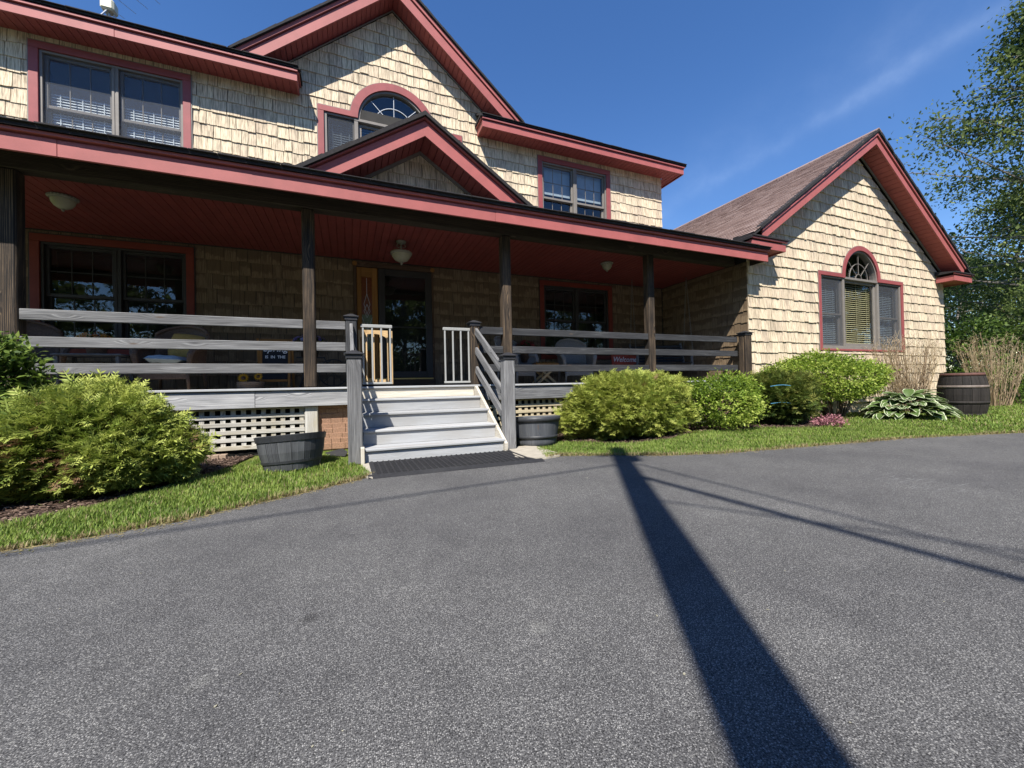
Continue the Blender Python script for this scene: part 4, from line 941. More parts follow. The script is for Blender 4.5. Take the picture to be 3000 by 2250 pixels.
# ================================================================== PLANTS
def unit(a): return a/np.maximum(np.linalg.norm(a, axis=-1, keepdims=True), 1e-9)
def scatter(tv, tf, Pos, D, Nn, Sc, tone):
    """copies of a small template (tv in spray space x=along,y=side,z=normal) at many places"""
    D = unit(D); Sd = unit(np.cross(Nn, D)); Nn = np.cross(D, Sd); n, k = len(Pos), len(tv)
    V = Pos[:, None, :]+Sc[:, None, None]*(tv[None, :, 0:1]*D[:, None, :]+tv[None, :, 1:2]*Sd[:, None, :]+tv[None, :, 2:3]*Nn[:, None, :])
    F = tf[None]+(np.arange(n)*k)[:, None, None]
    return V.reshape(-1, 3), F.reshape(-1, tf.shape[1]), np.repeat(tone, k)
def spray_template(pairs=6, L=0.17, tw=0.075, w=0.010, seed=0):
    r = np.random.default_rng(seed); v = []; f = []
    def twig(p, d, l, ww, z):
        d = d/np.linalg.norm(d); s = np.array([-d[1], d[0], 0]); b = len(v); q = p+d*l; q[2] += z
        m_ = p+d*l*0.45; m_[2] += z*0.3
        v.extend([p, m_+s*ww, q, m_-s*ww]); f.append([b, b+1, b+2, b+3])
    twig(np.array([0., 0, 0]), np.array([1., 0, 0]), L*1.08, w*0.8, -0.01)
    for i in range(pairs):
        x = L*(0.12+0.86*i/pairs); l = tw*(1-0.55*i/pairs)*(0.8+0.4*r.random())
        for s in (-1, 1):
            p = np.array([x, 0, -0.01*x/L]); a = math.radians(48+r.uniform(-10, 10))
            d = np.array([math.cos(a), s*math.sin(a), 0]); twig(p, d, l, w, r.uniform(-0.02, 0.012))
            if i < 2: twig(p+d*l*0.35, np.array([math.cos(a-0.75), s*math.sin(a-0.75), 0]), l*0.62, w*0.9, r.uniform(-0.015, 0.01))
    return np.array(v), np.array(f)
SPR = spray_template(5, 0.12, 0.050, 0.0046)
LEAF_V = np.array([(0, 0, 0), (0.35, 0.26, 0.05), (1, 0, -0.04), (0.35, -0.26, 0.05)], float); LEAF_F = np.array([[0, 1, 2, 3]])
def lumpy(dirs, rng, nl=26, amp=0.22, w=0.5):
    c = unit(rng.normal(size=(nl, 3))); a = rng.uniform(-0.6, 1.0, nl)*amp
    d2 = 2-2*dirs @ c.T
    return 1+(a[None]*np.exp(-d2/(w*w))).sum(1)
def blob_points(n, c, r, rng, shell=(0.72, 1.03), zlow=-0.9, lump=0.22, lseed=1, power=1.0):
    lr = np.random.default_rng(lseed); K = 13
    ld = unit(lr.normal(size=(K, 3))); ld[:, 2] = np.abs(ld[:, 2])*1.0-0.35; lc = ld*lr.uniform(0.38, 0.72, K)[:, None]; lrad = lr.uniform(0.26, 0.50, K)
    lc = np.vstack([lc, [(0, 0, -0.1)]]); lrad = np.r_[lrad, 0.66]; K += 1
    lc[:, 2] = np.maximum(lc[:, 2], -0.55)
    ext = np.linalg.norm(lc, axis=1)+lrad; sc = 1.0/np.percentile(ext, 88); lc *= sc; lrad *= sc
    w = lrad**2; idx = lr.choice(K, size=n*3, p=w/w.sum()); d = unit(rng.normal(size=(n*3, 3)))
    L = lumpy(d, np.random.default_rng(lseed+5), 70, 0.26, 0.22)
    rr = shell[0]+(shell[1]-shell[0])*rng.random(n*3)**power
    q = lc[idx]+d*(lrad[idx]*rr*L)[:, None]
    dist = np.min(np.linalg.norm(q[:, None]-lc[None], axis=2)/lrad[None]+10*(np.arange(K)[None] == idx[:, None]), axis=1)
    keep = (dist > 0.80) & (q[:, 2] > zlow); q = q[keep][:n]
    P_ = np.array(c)+q*np.array(r); return P_, unit(q), np.linalg.norm(q, axis=1)
def conifer(name, c, r, n, mt, label, cat, seed, brown=None, sc=(0.6, 1.2), bright=0.29, group=None, lump=0.25):
    rng = np.random.default_rng(seed); root = empty(name, (c[0], c[1], 0), label, cat, group)
    Pp, d, rr = blob_points(n, c, r, rng, (0.5, 1.06), -0.86, lump, seed, 0.62)
    Pp = Pp[(Pp[:, 2] > 0.03)]; k = len(Pp); d = d[:k]; rr = rr[:k]
    dd = unit(Pp-np.array(c)); out = dd*np.array([1, 1, 0.7])+np.array([0, 0, 0.16])+rng.normal(scale=0.33, size=(k, 3))
    nn = np.array([0, 0, 1.0])+rng.normal(scale=0.35, size=(k, 3))+0.55*dd
    rel = np.linalg.norm((Pp-np.array(c))/np.array(r), axis=1)
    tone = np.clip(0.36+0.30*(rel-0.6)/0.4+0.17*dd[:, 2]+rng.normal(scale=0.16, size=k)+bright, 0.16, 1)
    if brown:
        for bc, br, pr in brown:
            near = np.linalg.norm(Pp-np.array(bc), axis=1) < br*(0.7+0.6*rng.random(k)); tone[near & (rng.random(k) < pr)] = rng.uniform(0, 0.11)
    odd = rng.random(k) < 0.008; tone[odd] = 0.09; scl = rng.uniform(*sc, k); long = rng.random(k) < 0.12; scl[long] *= 1.6; out[long] += np.array([0, 0, 0.35]); scl *= np.where(rng.random(k) < 0.35, 0.65, 1.0)
    V, F, T = scatter(SPR[0], SPR[1], Pp-0.05*unit(out), out, nn, scl, tone)
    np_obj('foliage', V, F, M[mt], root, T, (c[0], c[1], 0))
    b = MB()
    for i in range(14):
        a = rng.uniform(0, 6.28); e = np.array([c[0]+math.cos(a)*r[0]*0.62, c[1]+math.sin(a)*r[1]*0.62, c[2]+r[2]*rng.uniform(-0.2, 0.6)])
        b.tube([(c[0]+math.cos(a)*0.05, c[1]+math.sin(a)*0.05, 0), (c[0]*0.5+e[0]*0.5, c[1]*0.5+e[1]*0.5, e[2]*0.55), tuple(e)], [0.022, 0.014, 0.004], 5)
    b.build('stem', M['stem'], root)
    # darker green inner sprays keep the heart of the shrub dense
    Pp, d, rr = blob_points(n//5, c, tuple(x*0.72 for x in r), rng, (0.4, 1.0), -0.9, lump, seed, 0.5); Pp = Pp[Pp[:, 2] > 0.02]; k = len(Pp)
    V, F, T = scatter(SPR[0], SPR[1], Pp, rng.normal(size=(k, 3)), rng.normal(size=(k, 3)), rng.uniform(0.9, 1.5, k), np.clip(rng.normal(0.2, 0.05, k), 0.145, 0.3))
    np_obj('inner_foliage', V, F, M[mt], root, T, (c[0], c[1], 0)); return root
def leafshrub(name, c, r, n, mt, label, cat, seed, leaf=0.045, zlow=-0.5, bright=0.0, stems=16, group=None, lump=0.28, shell=(0.55, 1.05), fold=True, stemh=0.0, vase=False):
    rng = np.random.default_rng(seed); root = empty(name, (c[0], c[1], 0), label, cat, group)
    m_ = max(1, n//7); Pp, d, rr = blob_points(m_, c, r, rng, shell, zlow, lump, seed, 0.55)
    keep = Pp[:, 2] > 0.05; Pp = Pp[keep]; m_ = len(Pp)
    # every cluster is a little twig with leaves along it
    td = unit(unit(Pp-np.array(c))*np.array([1, 1, 0.8])+np.array([0, 0, 0.25])+rng.normal(scale=0.35, size=(m_, 3)))
    per = 7; t = np.tile(np.arange(per)/per, m_); base = np.repeat(Pp, per, axis=0); tdr = np.repeat(td, per, axis=0)
    pos = base+tdr*(t[:, None]-0.5)*leaf*4+rng.normal(scale=leaf*0.35, size=(m_*per, 3))
    ld = unit(tdr+rng.normal(scale=0.75, size=(m_*per, 3))); ln = np.array([0, -0.15, 1.0])+rng.normal(scale=0.55, size=(m_*per, 3))
    rel = np.linalg.norm((pos-np.array(c))/np.array(r), axis=1)
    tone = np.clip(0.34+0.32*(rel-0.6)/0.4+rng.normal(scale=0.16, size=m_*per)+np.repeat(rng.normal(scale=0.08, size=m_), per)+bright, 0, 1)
    V, F, T = scatter(LEAF_V, LEAF_F, pos, ld, ln, leaf*rng.uniform(0.65, 1.3, m_*per), tone)
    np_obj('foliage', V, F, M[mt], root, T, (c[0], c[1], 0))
    b = MB()
    for i in range(stems):
        a = rng.uniform(0, 6.28); q = rng.uniform(0.35, 0.9); e = (c[0]+math.cos(a)*r[0]*q, c[1]+math.sin(a)*r[1]*q, c[2]+r[2]*rng.uniform(0.0, 0.6))
        b.tube([(c[0]+math.cos(a)*r[0]*0.10, c[1]+math.sin(a)*r[1]*0.1, 0), (c[0]+math.cos(a)*r[0]*q*0.45, c[1]+math.sin(a)*r[1]*q*0.45, e[2]*0.5), e], [0.014, 0.010, 0.003], 5)
    b.build('stem', M['stem'], root); return root
conifer('arborvitae_shrub', (-2.03, 4.50, 0.38), (0.74, 0.84, 0.60), 19000, 'conif', 'wide feathery evergreen shrub with a browned patch, left of the steps', 'shrub', 3,
        brown=[((-1.98, 3.85, 0.32), 0.14, 0.7), ((-2.15, 3.85, 0.48), 0.12, 0.55), ((-1.85, 3.85, 0.20), 0.10, 0.6), ((-2.25, 3.95, 0.72), 0.08, 0.4), ((-1.65, 4.2, 0.90), 0.07, 0.4)])
conifer('arborvitae_shrub', (4.04, 5.0, 0.48), (1.26, 0.78, 0.74), 21000, 'conifr', 'rounded bright green evergreen shrub right of the steps beside the grey planter', 'shrub', 5, bright=0.37)
leafshrub('deciduous_shrub', (5.95, 5.08, 0.50), (1.16, 0.70, 0.66), 14000, 'leafl', 'light green leafy shrub between two evergreens in front of the porch', 'shrub', 8, 0.05, -0.75, 0.20)
conifer('yew_shrub', (7.45, 4.98, 0.48), (0.94, 0.64, 0.62), 10000, 'yewg', 'dark evergreen shrub with yellowish top in front of the wing corner', 'shrub', 9, bright=0.14)
leafshrub('burning_bush', (9.30, 5.08, 0.84), (2.2, 0.62, 0.76), 23000, 'leafl', 'large spreading lime green shrub under the arched wing window', 'shrub', 12, 0.055, -0.55, 0.22, 26)
leafshrub('broadleaf_shrub', (-3.12, 5.0, 0.75), (0.52, 0.5, 0.72), 11000, 'leafd', 'dark leafy shrub at the left edge in front of the first porch post', 'shrub', 15, 0.062, -0.95, 0.02)
# bare twiggy bushes by the wing corner
def twigbush(c, rx, ry, h, n, seed, label):
    rng = np.random.default_rng(seed); root = empty('bare_twig_bush', (c[0], c[1], 0), label, 'shrub', 'bare twig bushes by the wing corner')
    Vs, Fs, Ts = [], [], []; off = 0
    def strand(p, q, r0, r1, tone):
        nonlocal off
        p, q = np.array(p), np.array(q); k = 5; pts = [p+(q-p)*i/k for i in range(k+1)]
        for i in range(1, k+1): pts[i] = pts[i]+rng.normal(scale=0.022, size=3)
        for i, pt in enumerate(pts):
            r = r0+(r1-r0)*i/k
            for a in range(3): Vs.append(pt+np.array([math.cos(a*2.09)*r, math.sin(a*2.09)*r, 0])); Ts.append(tone+0.25*i/k)
        for i in range(k):
            for a in range(3): Fs.append([off+i*3+a, off+i*3+(a+1) % 3, off+(i+1)*3+(a+1) % 3, off+(i+1)*3+a])
        off += (k+1)*3; return pts
    for i in range(n):
        a = rng.uniform(0, 6.28); q = math.sqrt(rng.random()); b0 = (c[0]+math.cos(a)*rx*0.35*q, c[1]+math.sin(a)*ry*0.4*q, 0)
        e = (c[0]+math.cos(a)*rx*q, c[1]+math.sin(a)*ry*q, h*rng.uniform(0.80, 1.03)); tn = rng.uniform(0.2, 0.6)
        pts = strand(b0, e, 0.008, 0.0035, tn)
        for j in range(6):
            s = pts[rng.integers(2, 6)]; d = rng.normal(size=3)*np.array([1, 1, 0.4])*0.12+np.array([0, 0, 0.16]); strand(s, s+d*rng.uniform(0.6, 1.3), 0.004, 0.0025, tn+0.15)
    np_obj('twigs', np.array(Vs), np.array(Fs), M['twig'], root, np.array(Ts), (c[0], c[1], 0)); return root
twigbush((12.5, 5.22), 1.35, 0.42, 1.68, 120, 21, 'leafless tan bush against the shingled wing wall behind the hosta')
twigbush((15.9, 4.9), 1.35, 0.6, 1.72, 84, 22, 'leafless tan bush past the wing corner behind the wooden barrel')
# hosta: single leaves with pale margins
hroot = empty('hosta', (10.3, 4.35, 0), 'low clump of broad green leaves with white margins beside the barrel', 'plant')
hb = MB(); nu, nv = 7, 4; V = []; U = []
for i in range(nu+1):
    u = i/nu; wd = 0.30*math.sin(math.pi*min(1, u*0.92+0.06))**0.8*(1-0.25*u) if u < 1 else 0.0
    for j in range(nv+1):
        s = j/nv*2-1; V.append((u, s*wd, 0.10*abs(s)*wd*2.2+0.16*math.sin(u*2.2)-0.22*u*u+0.012*math.sin(u*25+s*3))); U.append((u, s*(0.72+0.28*max(0, u*2-1))+(0.3*max(0, u-0.85)/0.15 if s >= 0 else -0.3*max(0, u-0.85)/0.15)))
Fs = [[i*(nv+1)+j, (i+1)*(nv+1)+j, (i+1)*(nv+1)+j+1, i*(nv+1)+j+1] for i in range(nu) for j in range(nv)]
hb.raw(V, Fs, [[U[k] for k in f] for f in Fs]); hm = hb.mesh('hosta_leaf', M['hosta'], True)
for k in range(190):
    o = bpy.data.objects.new('leaf', hm); COL.objects.link(o); o.parent = hroot
    ring = (k/190)**0.7; a = k*2.39996+R.uniform(-0.3, 0.3); rad = 0.08+0.42*ring; s = R.uniform(0.24, 0.36)
    o.location = (math.cos(a)*rad*1.35, math.sin(a)*rad*0.9, 0.46-0.36*ring+R.uniform(-0.03, 0.05)); o.rotation_euler = (R.uniform(-0.3, 0.3), R.uniform(-0.55, -0.05)+0.45*ring, a+R.uniform(-0.25, 0.25)); o.scale = (s, s, s)
b = MB()
for k in range(26):
    a = k*2.4; b.tube([(10.3, 4.35, 0), (10.3+math.cos(a)*0.2, 4.35+math.sin(a)*0.15, 0.16), (10.3+math.cos(a)*0.42, 4.35+math.sin(a)*0.3, 0.24)], 0.006, 4)
o = b.build('stalks', M['leafd'], None); o.parent = hroot; o.matrix_parent_inverse = Matrix.Translation((-10.3, -4.35, 0))
leafshrub('pink_mound_plant', (7.62, 4.22, 0.06), (0.31, 0.22, 0.14), 1500, 'pinkp', 'dusty pink flowering mound on the grass edge below the dark shrub', 'plant', 31, 0.035, -0.1, 0.1, 4, lump=0.15)
# trees
def tree(name, base, h, rad, n, mt, label, seed, leaf=0.11, low=0.18, group=None, trunk_r=0.16, sparse=0.0, nb=34, top=0.35, mleaf=6, power=0.8):
    rng = np.random.default_rng(seed); root = empty(name, (base[0], base[1], 0), label, 'tree', group); bx, by = base
    b = MB(); tp = [(bx, by, -0.1)]
    for i in range(1, 9): tp.append((bx+rng.normal(scale=0.10)*i*0.4, by+rng.normal(scale=0.10)*i*0.4, h*0.94*i/8))
    b.tube(tp, [trunk_r*(1.15-0.95*i/8) for i in range(9)], 9); b.build('trunk', M['bark'], root)
    b = MB(); C = []
    for i in range(nb):
        f = low+(1-low)*((i+rng.random())/nb)**0.9; z0 = h*f*0.93; k0 = min(7, int(f*8)); o_ = np.array(tp[k0+1 if k0 < 8 else 8]); o_[2] = z0*0.92
        prof = (1-abs(f-0.42)/0.62)**power if f > 0.42 else 0.55+0.45*(f-low)/max(0.01, 0.42-low)
        ln_ = rad*max(0.16, prof)*rng.uniform(0.72, 1.12); a = i*2.39996+rng.uniform(-0.5, 0.5); up = rng.uniform(0.02, 0.35)+0.25*f
        e = o_+np.array([math.cos(a), math.sin(a), up])*ln_; m1 = o_*0.55+e*0.45+np.array([0, 0, rng.uniform(-0.1, 0.25)])
        b.tube([tuple(o_), tuple(m1), tuple(e)], [0.07*(1.2-f), 0.04*(1.2-f)+0.008, 0.011], 5)
        for j in range(8):
            t = rng.uniform(0.3, 1.02); p = (o_*(1-t)*(1-t)+2*m1*t*(1-t)+e*t*t) if t < 1 else e; q = p+rng.normal(size=3)*np.array([1, 1, 0.55])*ln_*0.19
            b.tube([tuple(p), tuple(q)], [0.014, 0.006], 4); C.append((q, t)); C.append(((p+q)/2, t))
    b.build('branches', M['bark'], root)
    Cp = np.array([c[0] for c in C]); m_ = len(Cp); k = max(1, n//m_)
    pos = np.repeat(Cp, k, axis=0)+rng.normal(size=(m_*k, 3))*np.array([1, 1, 0.62])*rad*0.07
    tone = np.clip(0.50+rng.normal(scale=0.22, size=m_*k)+np.repeat(rng.normal(scale=0.10, size=m_), k), 0, 1)
    V, F, T = scatter(LEAF_V, LEAF_F, pos, rng.normal(size=(m_*k, 3))+np.array([0, 0, -0.3]), rng.normal(size=(m_*k, 3))+np.array([0, 0, 0.6]), leaf*rng.uniform(0.6, 1.3, m_*k), tone)
    np_obj('crown', V, F, M[mt], root, T, (bx, by, 0)); return root
tree('birch_tree', (26.6, 5.6), 18.5, 5.9, 46000, 'treel', 'tall leafy tree at the right edge, sky showing through its crown', 41, 0.165, 0.10, nb=72, trunk_r=0.22)
tree('maple_tree', (33.0, 9.0), 12.0, 4.6, 20000, 'treel', 'leafy tree just past the wing roof, behind the tall one', 43, 0.17, 0.05, nb=40)
leafshrub('hedge_shrub', (20.5, 7.2, 1.6), (2.3, 1.6, 1.7), 8000, 'leafd', 'dark green thicket behind the bare bush and barrel', 'shrub', 51, 0.13, -0.95, -0.05, 14)
leafshrub('hedge_shrub', (22.8, 5.3, 2.2), (2.4, 1.9, 2.3), 9000, 'treel', 'tall dense thicket at the right edge under the tree', 'shrub', 52, 0.13, -0.95, 0.05, 14)
leafshrub('hedge_shrub', (17.6, 4.9, 0.65), (1.35, 0.8, 0.75), 5200, 'leafl', 'low yellow-green bush on the lawn right of the barrel', 'shrub', 53, 0.06, -0.9, -0.12, 10)
leafshrub('hedge_shrub', (26.5, 3.4, 2.2), (3.0, 2.2, 2.4), 7000, 'leafd', 'broad green thicket beyond the right edge of the lawn', 'shrub', 54, 0.16, -0.95, 0.0, 10)
mt0 = [o for o in bpy.data.objects if o.name.startswith('maple_tree')][0]
for x, y, s in ((44, 15, 1.05), (50, 8, 1.1), (41, 21, 1.0), (56, 2, 1.15), (37, 13, 0.9), (48, 3, 1.0), (62, 11, 1.2), (36, 3.5, 0.85)):
    c = dup(mt0); c.location = (x, y, 0); c.scale = (s, s, s*0.9); c.rotation_euler = (0, 0, x*2.3); tag(c, 'leafy tree in the background row beyond the lawn at the right', group='background trees at the right')
# trees across the drive, seen as reflections in the glass
rt = tree('yard_tree', (-5, -21), 13.5, 5.2, 15000, 'treel', 'leafy tree across the driveway, seen only reflected in the windows', 61, 0.34, 0.02, 'trees reflected in the windows', 0.25, nb=24)
for x, y, s in ((2, -20, 0.92), (9, -21, 1.02), (16, -20, 0.95), (-12, -20, 1.0), (-19, -17, 0.95), (-25, -12, 1.0), (23, -18, 1.0), (29, -14, 0.98), (35, -9, 1.0), (38, -2, 1.0), (5.5, -27, 1.15), (-8, -27, 1.15), (13, -27, 1.15), (32, -20, 1.1), (42, -8, 1.15)):
    c = dup(rt); c.location = (x, y, 0); c.scale = (s, s, s); c.rotation_euler = (0, 0, x*1.7)
# ---- lawn blades
def blades(name, pts, h, label=None, straw=None, seed=0, width=0.0032):
    rng = np.random.default_rng(seed); n = len(pts); hh = rng.uniform(0.55, 1.25, n)*h; a = rng.uniform(0, 6.28, n)
    hh = hh*(1+0.22*np.sin(pts[:, 0]*5.3+pts[:, 1]*3.1)*np.sin(pts[:, 1]*7.7)); lean = rng.uniform(0.1, 0.8, n)*hh; dx, dy = np.cos(a), np.sin(a); px, py = -dy, dx
    b0 = np.c_[pts[:, 0], pts[:, 1], np.full(n, 0.0)]; w = width*rng.uniform(0.7, 1.4, n)
    sv = np.c_[px*w, py*w, np.zeros(n)]; mid = b0+np.c_[dx*lean*0.35, dy*lean*0.35, hh*0.6]; tip = b0+np.c_[dx*lean, dy*lean, hh]
    V = np.stack([b0-sv, b0+sv, mid+sv*0.75, mid-sv*0.75, tip], 1).reshape(-1, 3); i = np.arange(n)*5
    F = np.concatenate([np.c_[i, i+1, i+2, i+3], np.c_[i+3, i+2, i+4, i+4]])[:, :]
    q = np.c_[i, i+1, i+2, i+3]; t = np.c_[i+3, i+2, i+4]
    tri = np.concatenate([q[:, [0, 1, 2]], q[:, [0, 2, 3]], t])
    pn = np.sin(pts[:, 0]*3.1+1.7*np.sin(pts[:, 1]*2.3))*np.sin(pts[:, 1]*4.7+pts[:, 0]*1.3)+0.6*np.sin(pts[:, 0]*11+pts[:, 1]*9)
    tone = np.clip(rng.normal(0.60, 0.17, n)+0.10*pn, 0.3, 1); s = straw if straw is not None else np.full(n, 0.12)
    dead = rng.random(n) < s; tone[dead] = rng.uniform(0, 0.2, dead.sum())
    o = np_obj(name, V, tri, M['grassb'], None, np.repeat(tone, 5)); return o
def strip_pts(edge, inner, n, rng, bias=1.3):
    E_ = np.array(edge); I_ = np.array(inner); L = np.r_[0, np.cumsum(np.hypot(*np.diff(E_, axis=0).T))]
    t = rng.random(n)*L[-1]; x = np.interp(t, L, E_[:, 0]); y = np.interp(t, L, E_[:, 1])
    Li = np.r_[0, np.cumsum(np.hypot(*np.diff(I_, axis=0).T))]; ti = t/L[-1]*Li[-1]; xi = np.interp(ti, Li, I_[:, 0]); yi = np.interp(ti, Li, I_[:, 1])
    s = rng.random(n)**bias; p = np.c_[x+(xi-x)*s, y+(yi-y)*s]; d = np.hypot(p[:, 0]-x, p[:, 1]-y); return p, d
rng = np.random.default_rng(77)
eL = EDGE_L; i0 = next(i for i, p in enumerate(eL) if p[0] > -3.3)
p, d = strip_pts(eL[i0:-8], [(-3.3, 3.25), (-2.5, 3.4)]+[tuple(ground(*q)[:2]) for q in ((0, 1545), (150, 1522), (300, 1487), (470, 1445), (560, 1408))]+[(-1.15, 5.0), (-0.9, 5.75), (-0.3, 5.4), (0.02, 4.7)], 52000, rng)
clump = 0.5+0.5*np.sin(p[:, 0]*9+2*np.sin(p[:, 1]*7)); straw = np.clip(0.95-d/0.10, 0.07, 0.85)+0.25*(rng.random(len(p)) < 0.12*clump)
bare = (np.hypot((p[:, 0]+0.12)/0.22, (p[:, 1]-4.35)/0.28) < 1) & (rng.random(len(p)) < 0.9)
tag(blades('grass', p[~bare], 0.043, straw=straw[~bare], seed=5), 'strip of grass between the driveway and the left mulch bed', 'grass', kind='stuff')
iR = [q for q in EDGE_R if 1.95 < q[0] < 9.2]
p, d = strip_pts(iR, [(2.2, 4.6), (2.72, 4.9)]+[tuple(ground(*q)[:2]) for q in ((1760, 1302), (1880, 1302), (1960, 1289), (2040, 1268), (2250, 1255), (2400, 1255))]+[(8.6, 4.65), (9.6, 4.9), (11, 5.3)], 90000, rng)
straw = np.clip(0.95-d/0.11, 0.08, 0.85)
tag(blades('grass', p, 0.041, straw=straw, seed=6), 'band of lawn between the driveway and the right shrubs', 'grass', kind='stuff')
p = np.c_[rng.uniform(8.5, 20, 52000), rng.uniform(1.2, 5.6, 52000)]; ye = np.interp(p[:, 0], [q[0] for q in ER_[3:]], [q[1] for q in ER_[3:]]); p = p[p[:, 1] > ye+0.01]
d = p[:, 1]-np.interp(p[:, 0], [q[0] for q in ER_[3:]], [q[1] for q in ER_[3:]])
tag(blades('grass', p, 0.055, straw=np.clip(1.0-d/0.16, 0.10, 0.9), seed=7, width=0.008), 'lawn around the hosta and barrel at the right', 'grass', kind='stuff')
# bark chips on the beds
def chips(poly_box, n, seed, label):
    rng = np.random.default_rng(seed); x0, x1, y0, y1, f = poly_box
    P_ = np.c_[rng.uniform(x0, x1, n), rng.uniform(y0, y1, n), np.full(n, 0.02)+rng.random(n)*0.012]; P_ = P_[f(P_[:, 0], P_[:, 1])]; k = len(P_)
    tv = np.array([(-0.5, -0.2, 0), (0.5, -0.15, 0), (0.45, 0.2, 0.05), (-0.45, 0.22, 0.03), (-0.4, -0.1, 0.14), (0.4, -0.05, 0.14)]); tf = np.array([[0, 1, 5, 4], [4, 5, 2, 3], [0, 4, 3, 3], [1, 2, 5, 5]])
    tf = np.array([[0, 1, 5], [0, 5, 4], [4, 5, 2], [4, 2, 3], [0, 4, 3], [1, 2, 5]])
    V, F, T = scatter(tv, tf, P_, rng.normal(size=(k, 3))*np.array([1, 1, 0.15]), np.array([0, 0, 1.0])+rng.normal(scale=0.3, size=(k, 3)), rng.uniform(0.012, 0.04, k), rng.random(k)**1.6)
    tag(np_obj('bark_chips', V, F, M['chips'], None, T), label, 'mulch', kind='stuff')
def grit(edge, n, seed, label):
    rng = np.random.default_rng(seed); E_ = np.array(edge); L = np.r_[0, np.cumsum(np.hypot(*np.diff(E_, axis=0).T))]; t = rng.random(n)*L[-1]
    x = np.interp(t, L, E_[:, 0])+rng.normal(scale=0.02, size=n); y = np.interp(t, L, E_[:, 1])-np.abs(rng.normal(scale=0.05, size=n))+0.02
    tv = np.array([(-0.5, -0.12, 0), (0.5, -0.10, 0), (0.45, 0.12, 0.03), (-0.45, 0.10, 0.03)]); tf = np.array([[0, 1, 2, 3]])
    V, F, T = scatter(tv, tf, np.c_[x, y, np.full(n, 0.0145)], rng.normal(size=(n, 3))*np.array([1, 1, 0.03]), np.array([0, 0, 1.0])+rng.normal(scale=0.1, size=(n, 3)), rng.uniform(0.006, 0.03, n), rng.uniform(0, 0.25, n))
    tag(np_obj('straw_litter', V, F, M['grassb'], None, T), label, 'litter', kind='stuff')
def flecks(n, seed):
    rng = np.random.default_rng(seed); x = rng.uniform(-2.5, 7, n); y = rng.uniform(0.3, 3.6, n)
    fx = [ground(*p)[:2] for p in ((2480, 1556), (632, 2085), (2250, 1798), (1925, 1816), (1720, 1404), (1722, 1406), (705, 1990), (2005, 1990))]
    x = np.r_[x, [q[0] for q in fx]]; y = np.r_[y, [q[1] for q in fx]]; k = len(x)
    tv = np.array([(-0.5, -0.2, 0), (0.1, -0.3, 0.06), (0.5, 0.0, 0), (0.15, 0.3, 0.05), (-0.4, 0.2, 0.02)]); tf = np.array([[0, 1, 2], [0, 2, 3], [0, 3, 4]])
    V, F, T = scatter(tv, tf, np.c_[x, y, np.full(k, 0.0145)], rng.normal(size=(k, 3))*np.array([1, 1, 0.03]), np.array([0, 0, 1.0])+rng.normal(scale=0.1, size=(k, 3)), np.r_[rng.uniform(0.003, 0.007, n), np.full(len(fx), 0.011)], rng.uniform(0.5, 1.0, k))
    tag(np_obj('debris_flecks', V, F, M['lampg'], None, T), 'small pale flecks of debris scattered on the asphalt', 'debris', kind='stuff')
flecks(140, 17)
def inpoly(poly):
    def f(x, y):
        c = np.zeros(len(x), bool); j = len(poly)-1
        for i in range(len(poly)):
            xi, yi = poly[i]; xj, yj = poly[j]; c ^= ((yi > y) != (yj > y)) & (x < (xj-xi)*(y-yi)/(yj-yi+1e-12)+xi); j = i
        return c
    return f
grit([q for q in EDGE_L if -3.5 < q[0] < 0.15], 1500, 8, 'dry grass litter along the left edge of the asphalt'); grit([q for q in EDGE_R if 2.0 < q[0] < 12], 2500, 9, 'dry grass litter along the right edge of the asphalt')
chips((-4.2, -1.1, 3.2, 5.8, inpoly(bedl)), 14000, 3, 'dark bark mulch under the left shrubs'); chips((2.7, 9.5, 4.2, 5.8, inpoly(bedr)), 12000, 4, 'dark bark mulch under the right shrubs')
# ================================================================== THINGS
# ---- utility pole behind the viewer; its shadow and the shadows of its lines cross the drive
lowg = ground(2318, 2245); tipg = lowg+np.array([SHD.x, SHD.y, 0])/SHD.y*(4.02-lowg[1]); PH = 9.0
pb = np.array([tipg[0], tipg[1], 0])-np.array([SHD.x, SHD.y, 0])/(-SHD.z)*PH
pole = empty('utility_pole', (pb[0], pb[1], 0), 'wooden utility pole behind the viewer, shown by its long shadow on the driveway', 'pole')
b = MB(); b.tube([(pb[0], pb[1], -0.2), (pb[0], pb[1], PH*0.5), (pb[0], pb[1], PH)], [0.148, 0.122, 0.098], 20); b.build('shaft', M['polew'], pole, True)
b = MB(); b.box(pb[0]+0.10, pb[0]+0.20, pb[1]-0.05, pb[1]+0.05, 7.95, 8.25, 0.01); b.tube([(pb[0]+0.1, pb[1], 8.3), (pb[0]+0.34, pb[1]-0.05, 8.36)], 0.03, 8); b.build('bracket', M['dmetal'], pole)
b = MB(); b.tube([(pb[0]-0.10, pb[1]+0.02, 8.5), (pb[0]-0.24, pb[1]+0.06, 8.5)], 0.035, 8); b.build('insulator', M['came'], pole)
def line_from_shadow(p0, p1, z0, z1, r, label):
    a = ground(*p0); c = ground(*p1); k = 1/(-SHD.z)
    A = Vector((a[0]-SHD.x*k*z0, a[1]-SHD.y*k*z0, z0)); C_ = Vector((c[0]-SHD.x*k*z1, c[1]-SHD.y*k*z1, z1)); d_ = (C_-A)
    pts = [A+d_*t-Vector((0, 0, 0.25*math.sin(min(1, t/4)*math.pi)*0)) for t in np.linspace(0, 6.0, 9)]
    b = MB(); b.tube(pts, r, 7); tag(b.build('overhead_line', M['wire']), label, 'cable')
line_from_shadow((1880, 1400), (2830, 1660), 7.55, 7.35, 0.034, 'thick overhead cable leading right from the pole, shown by its dark shadow')
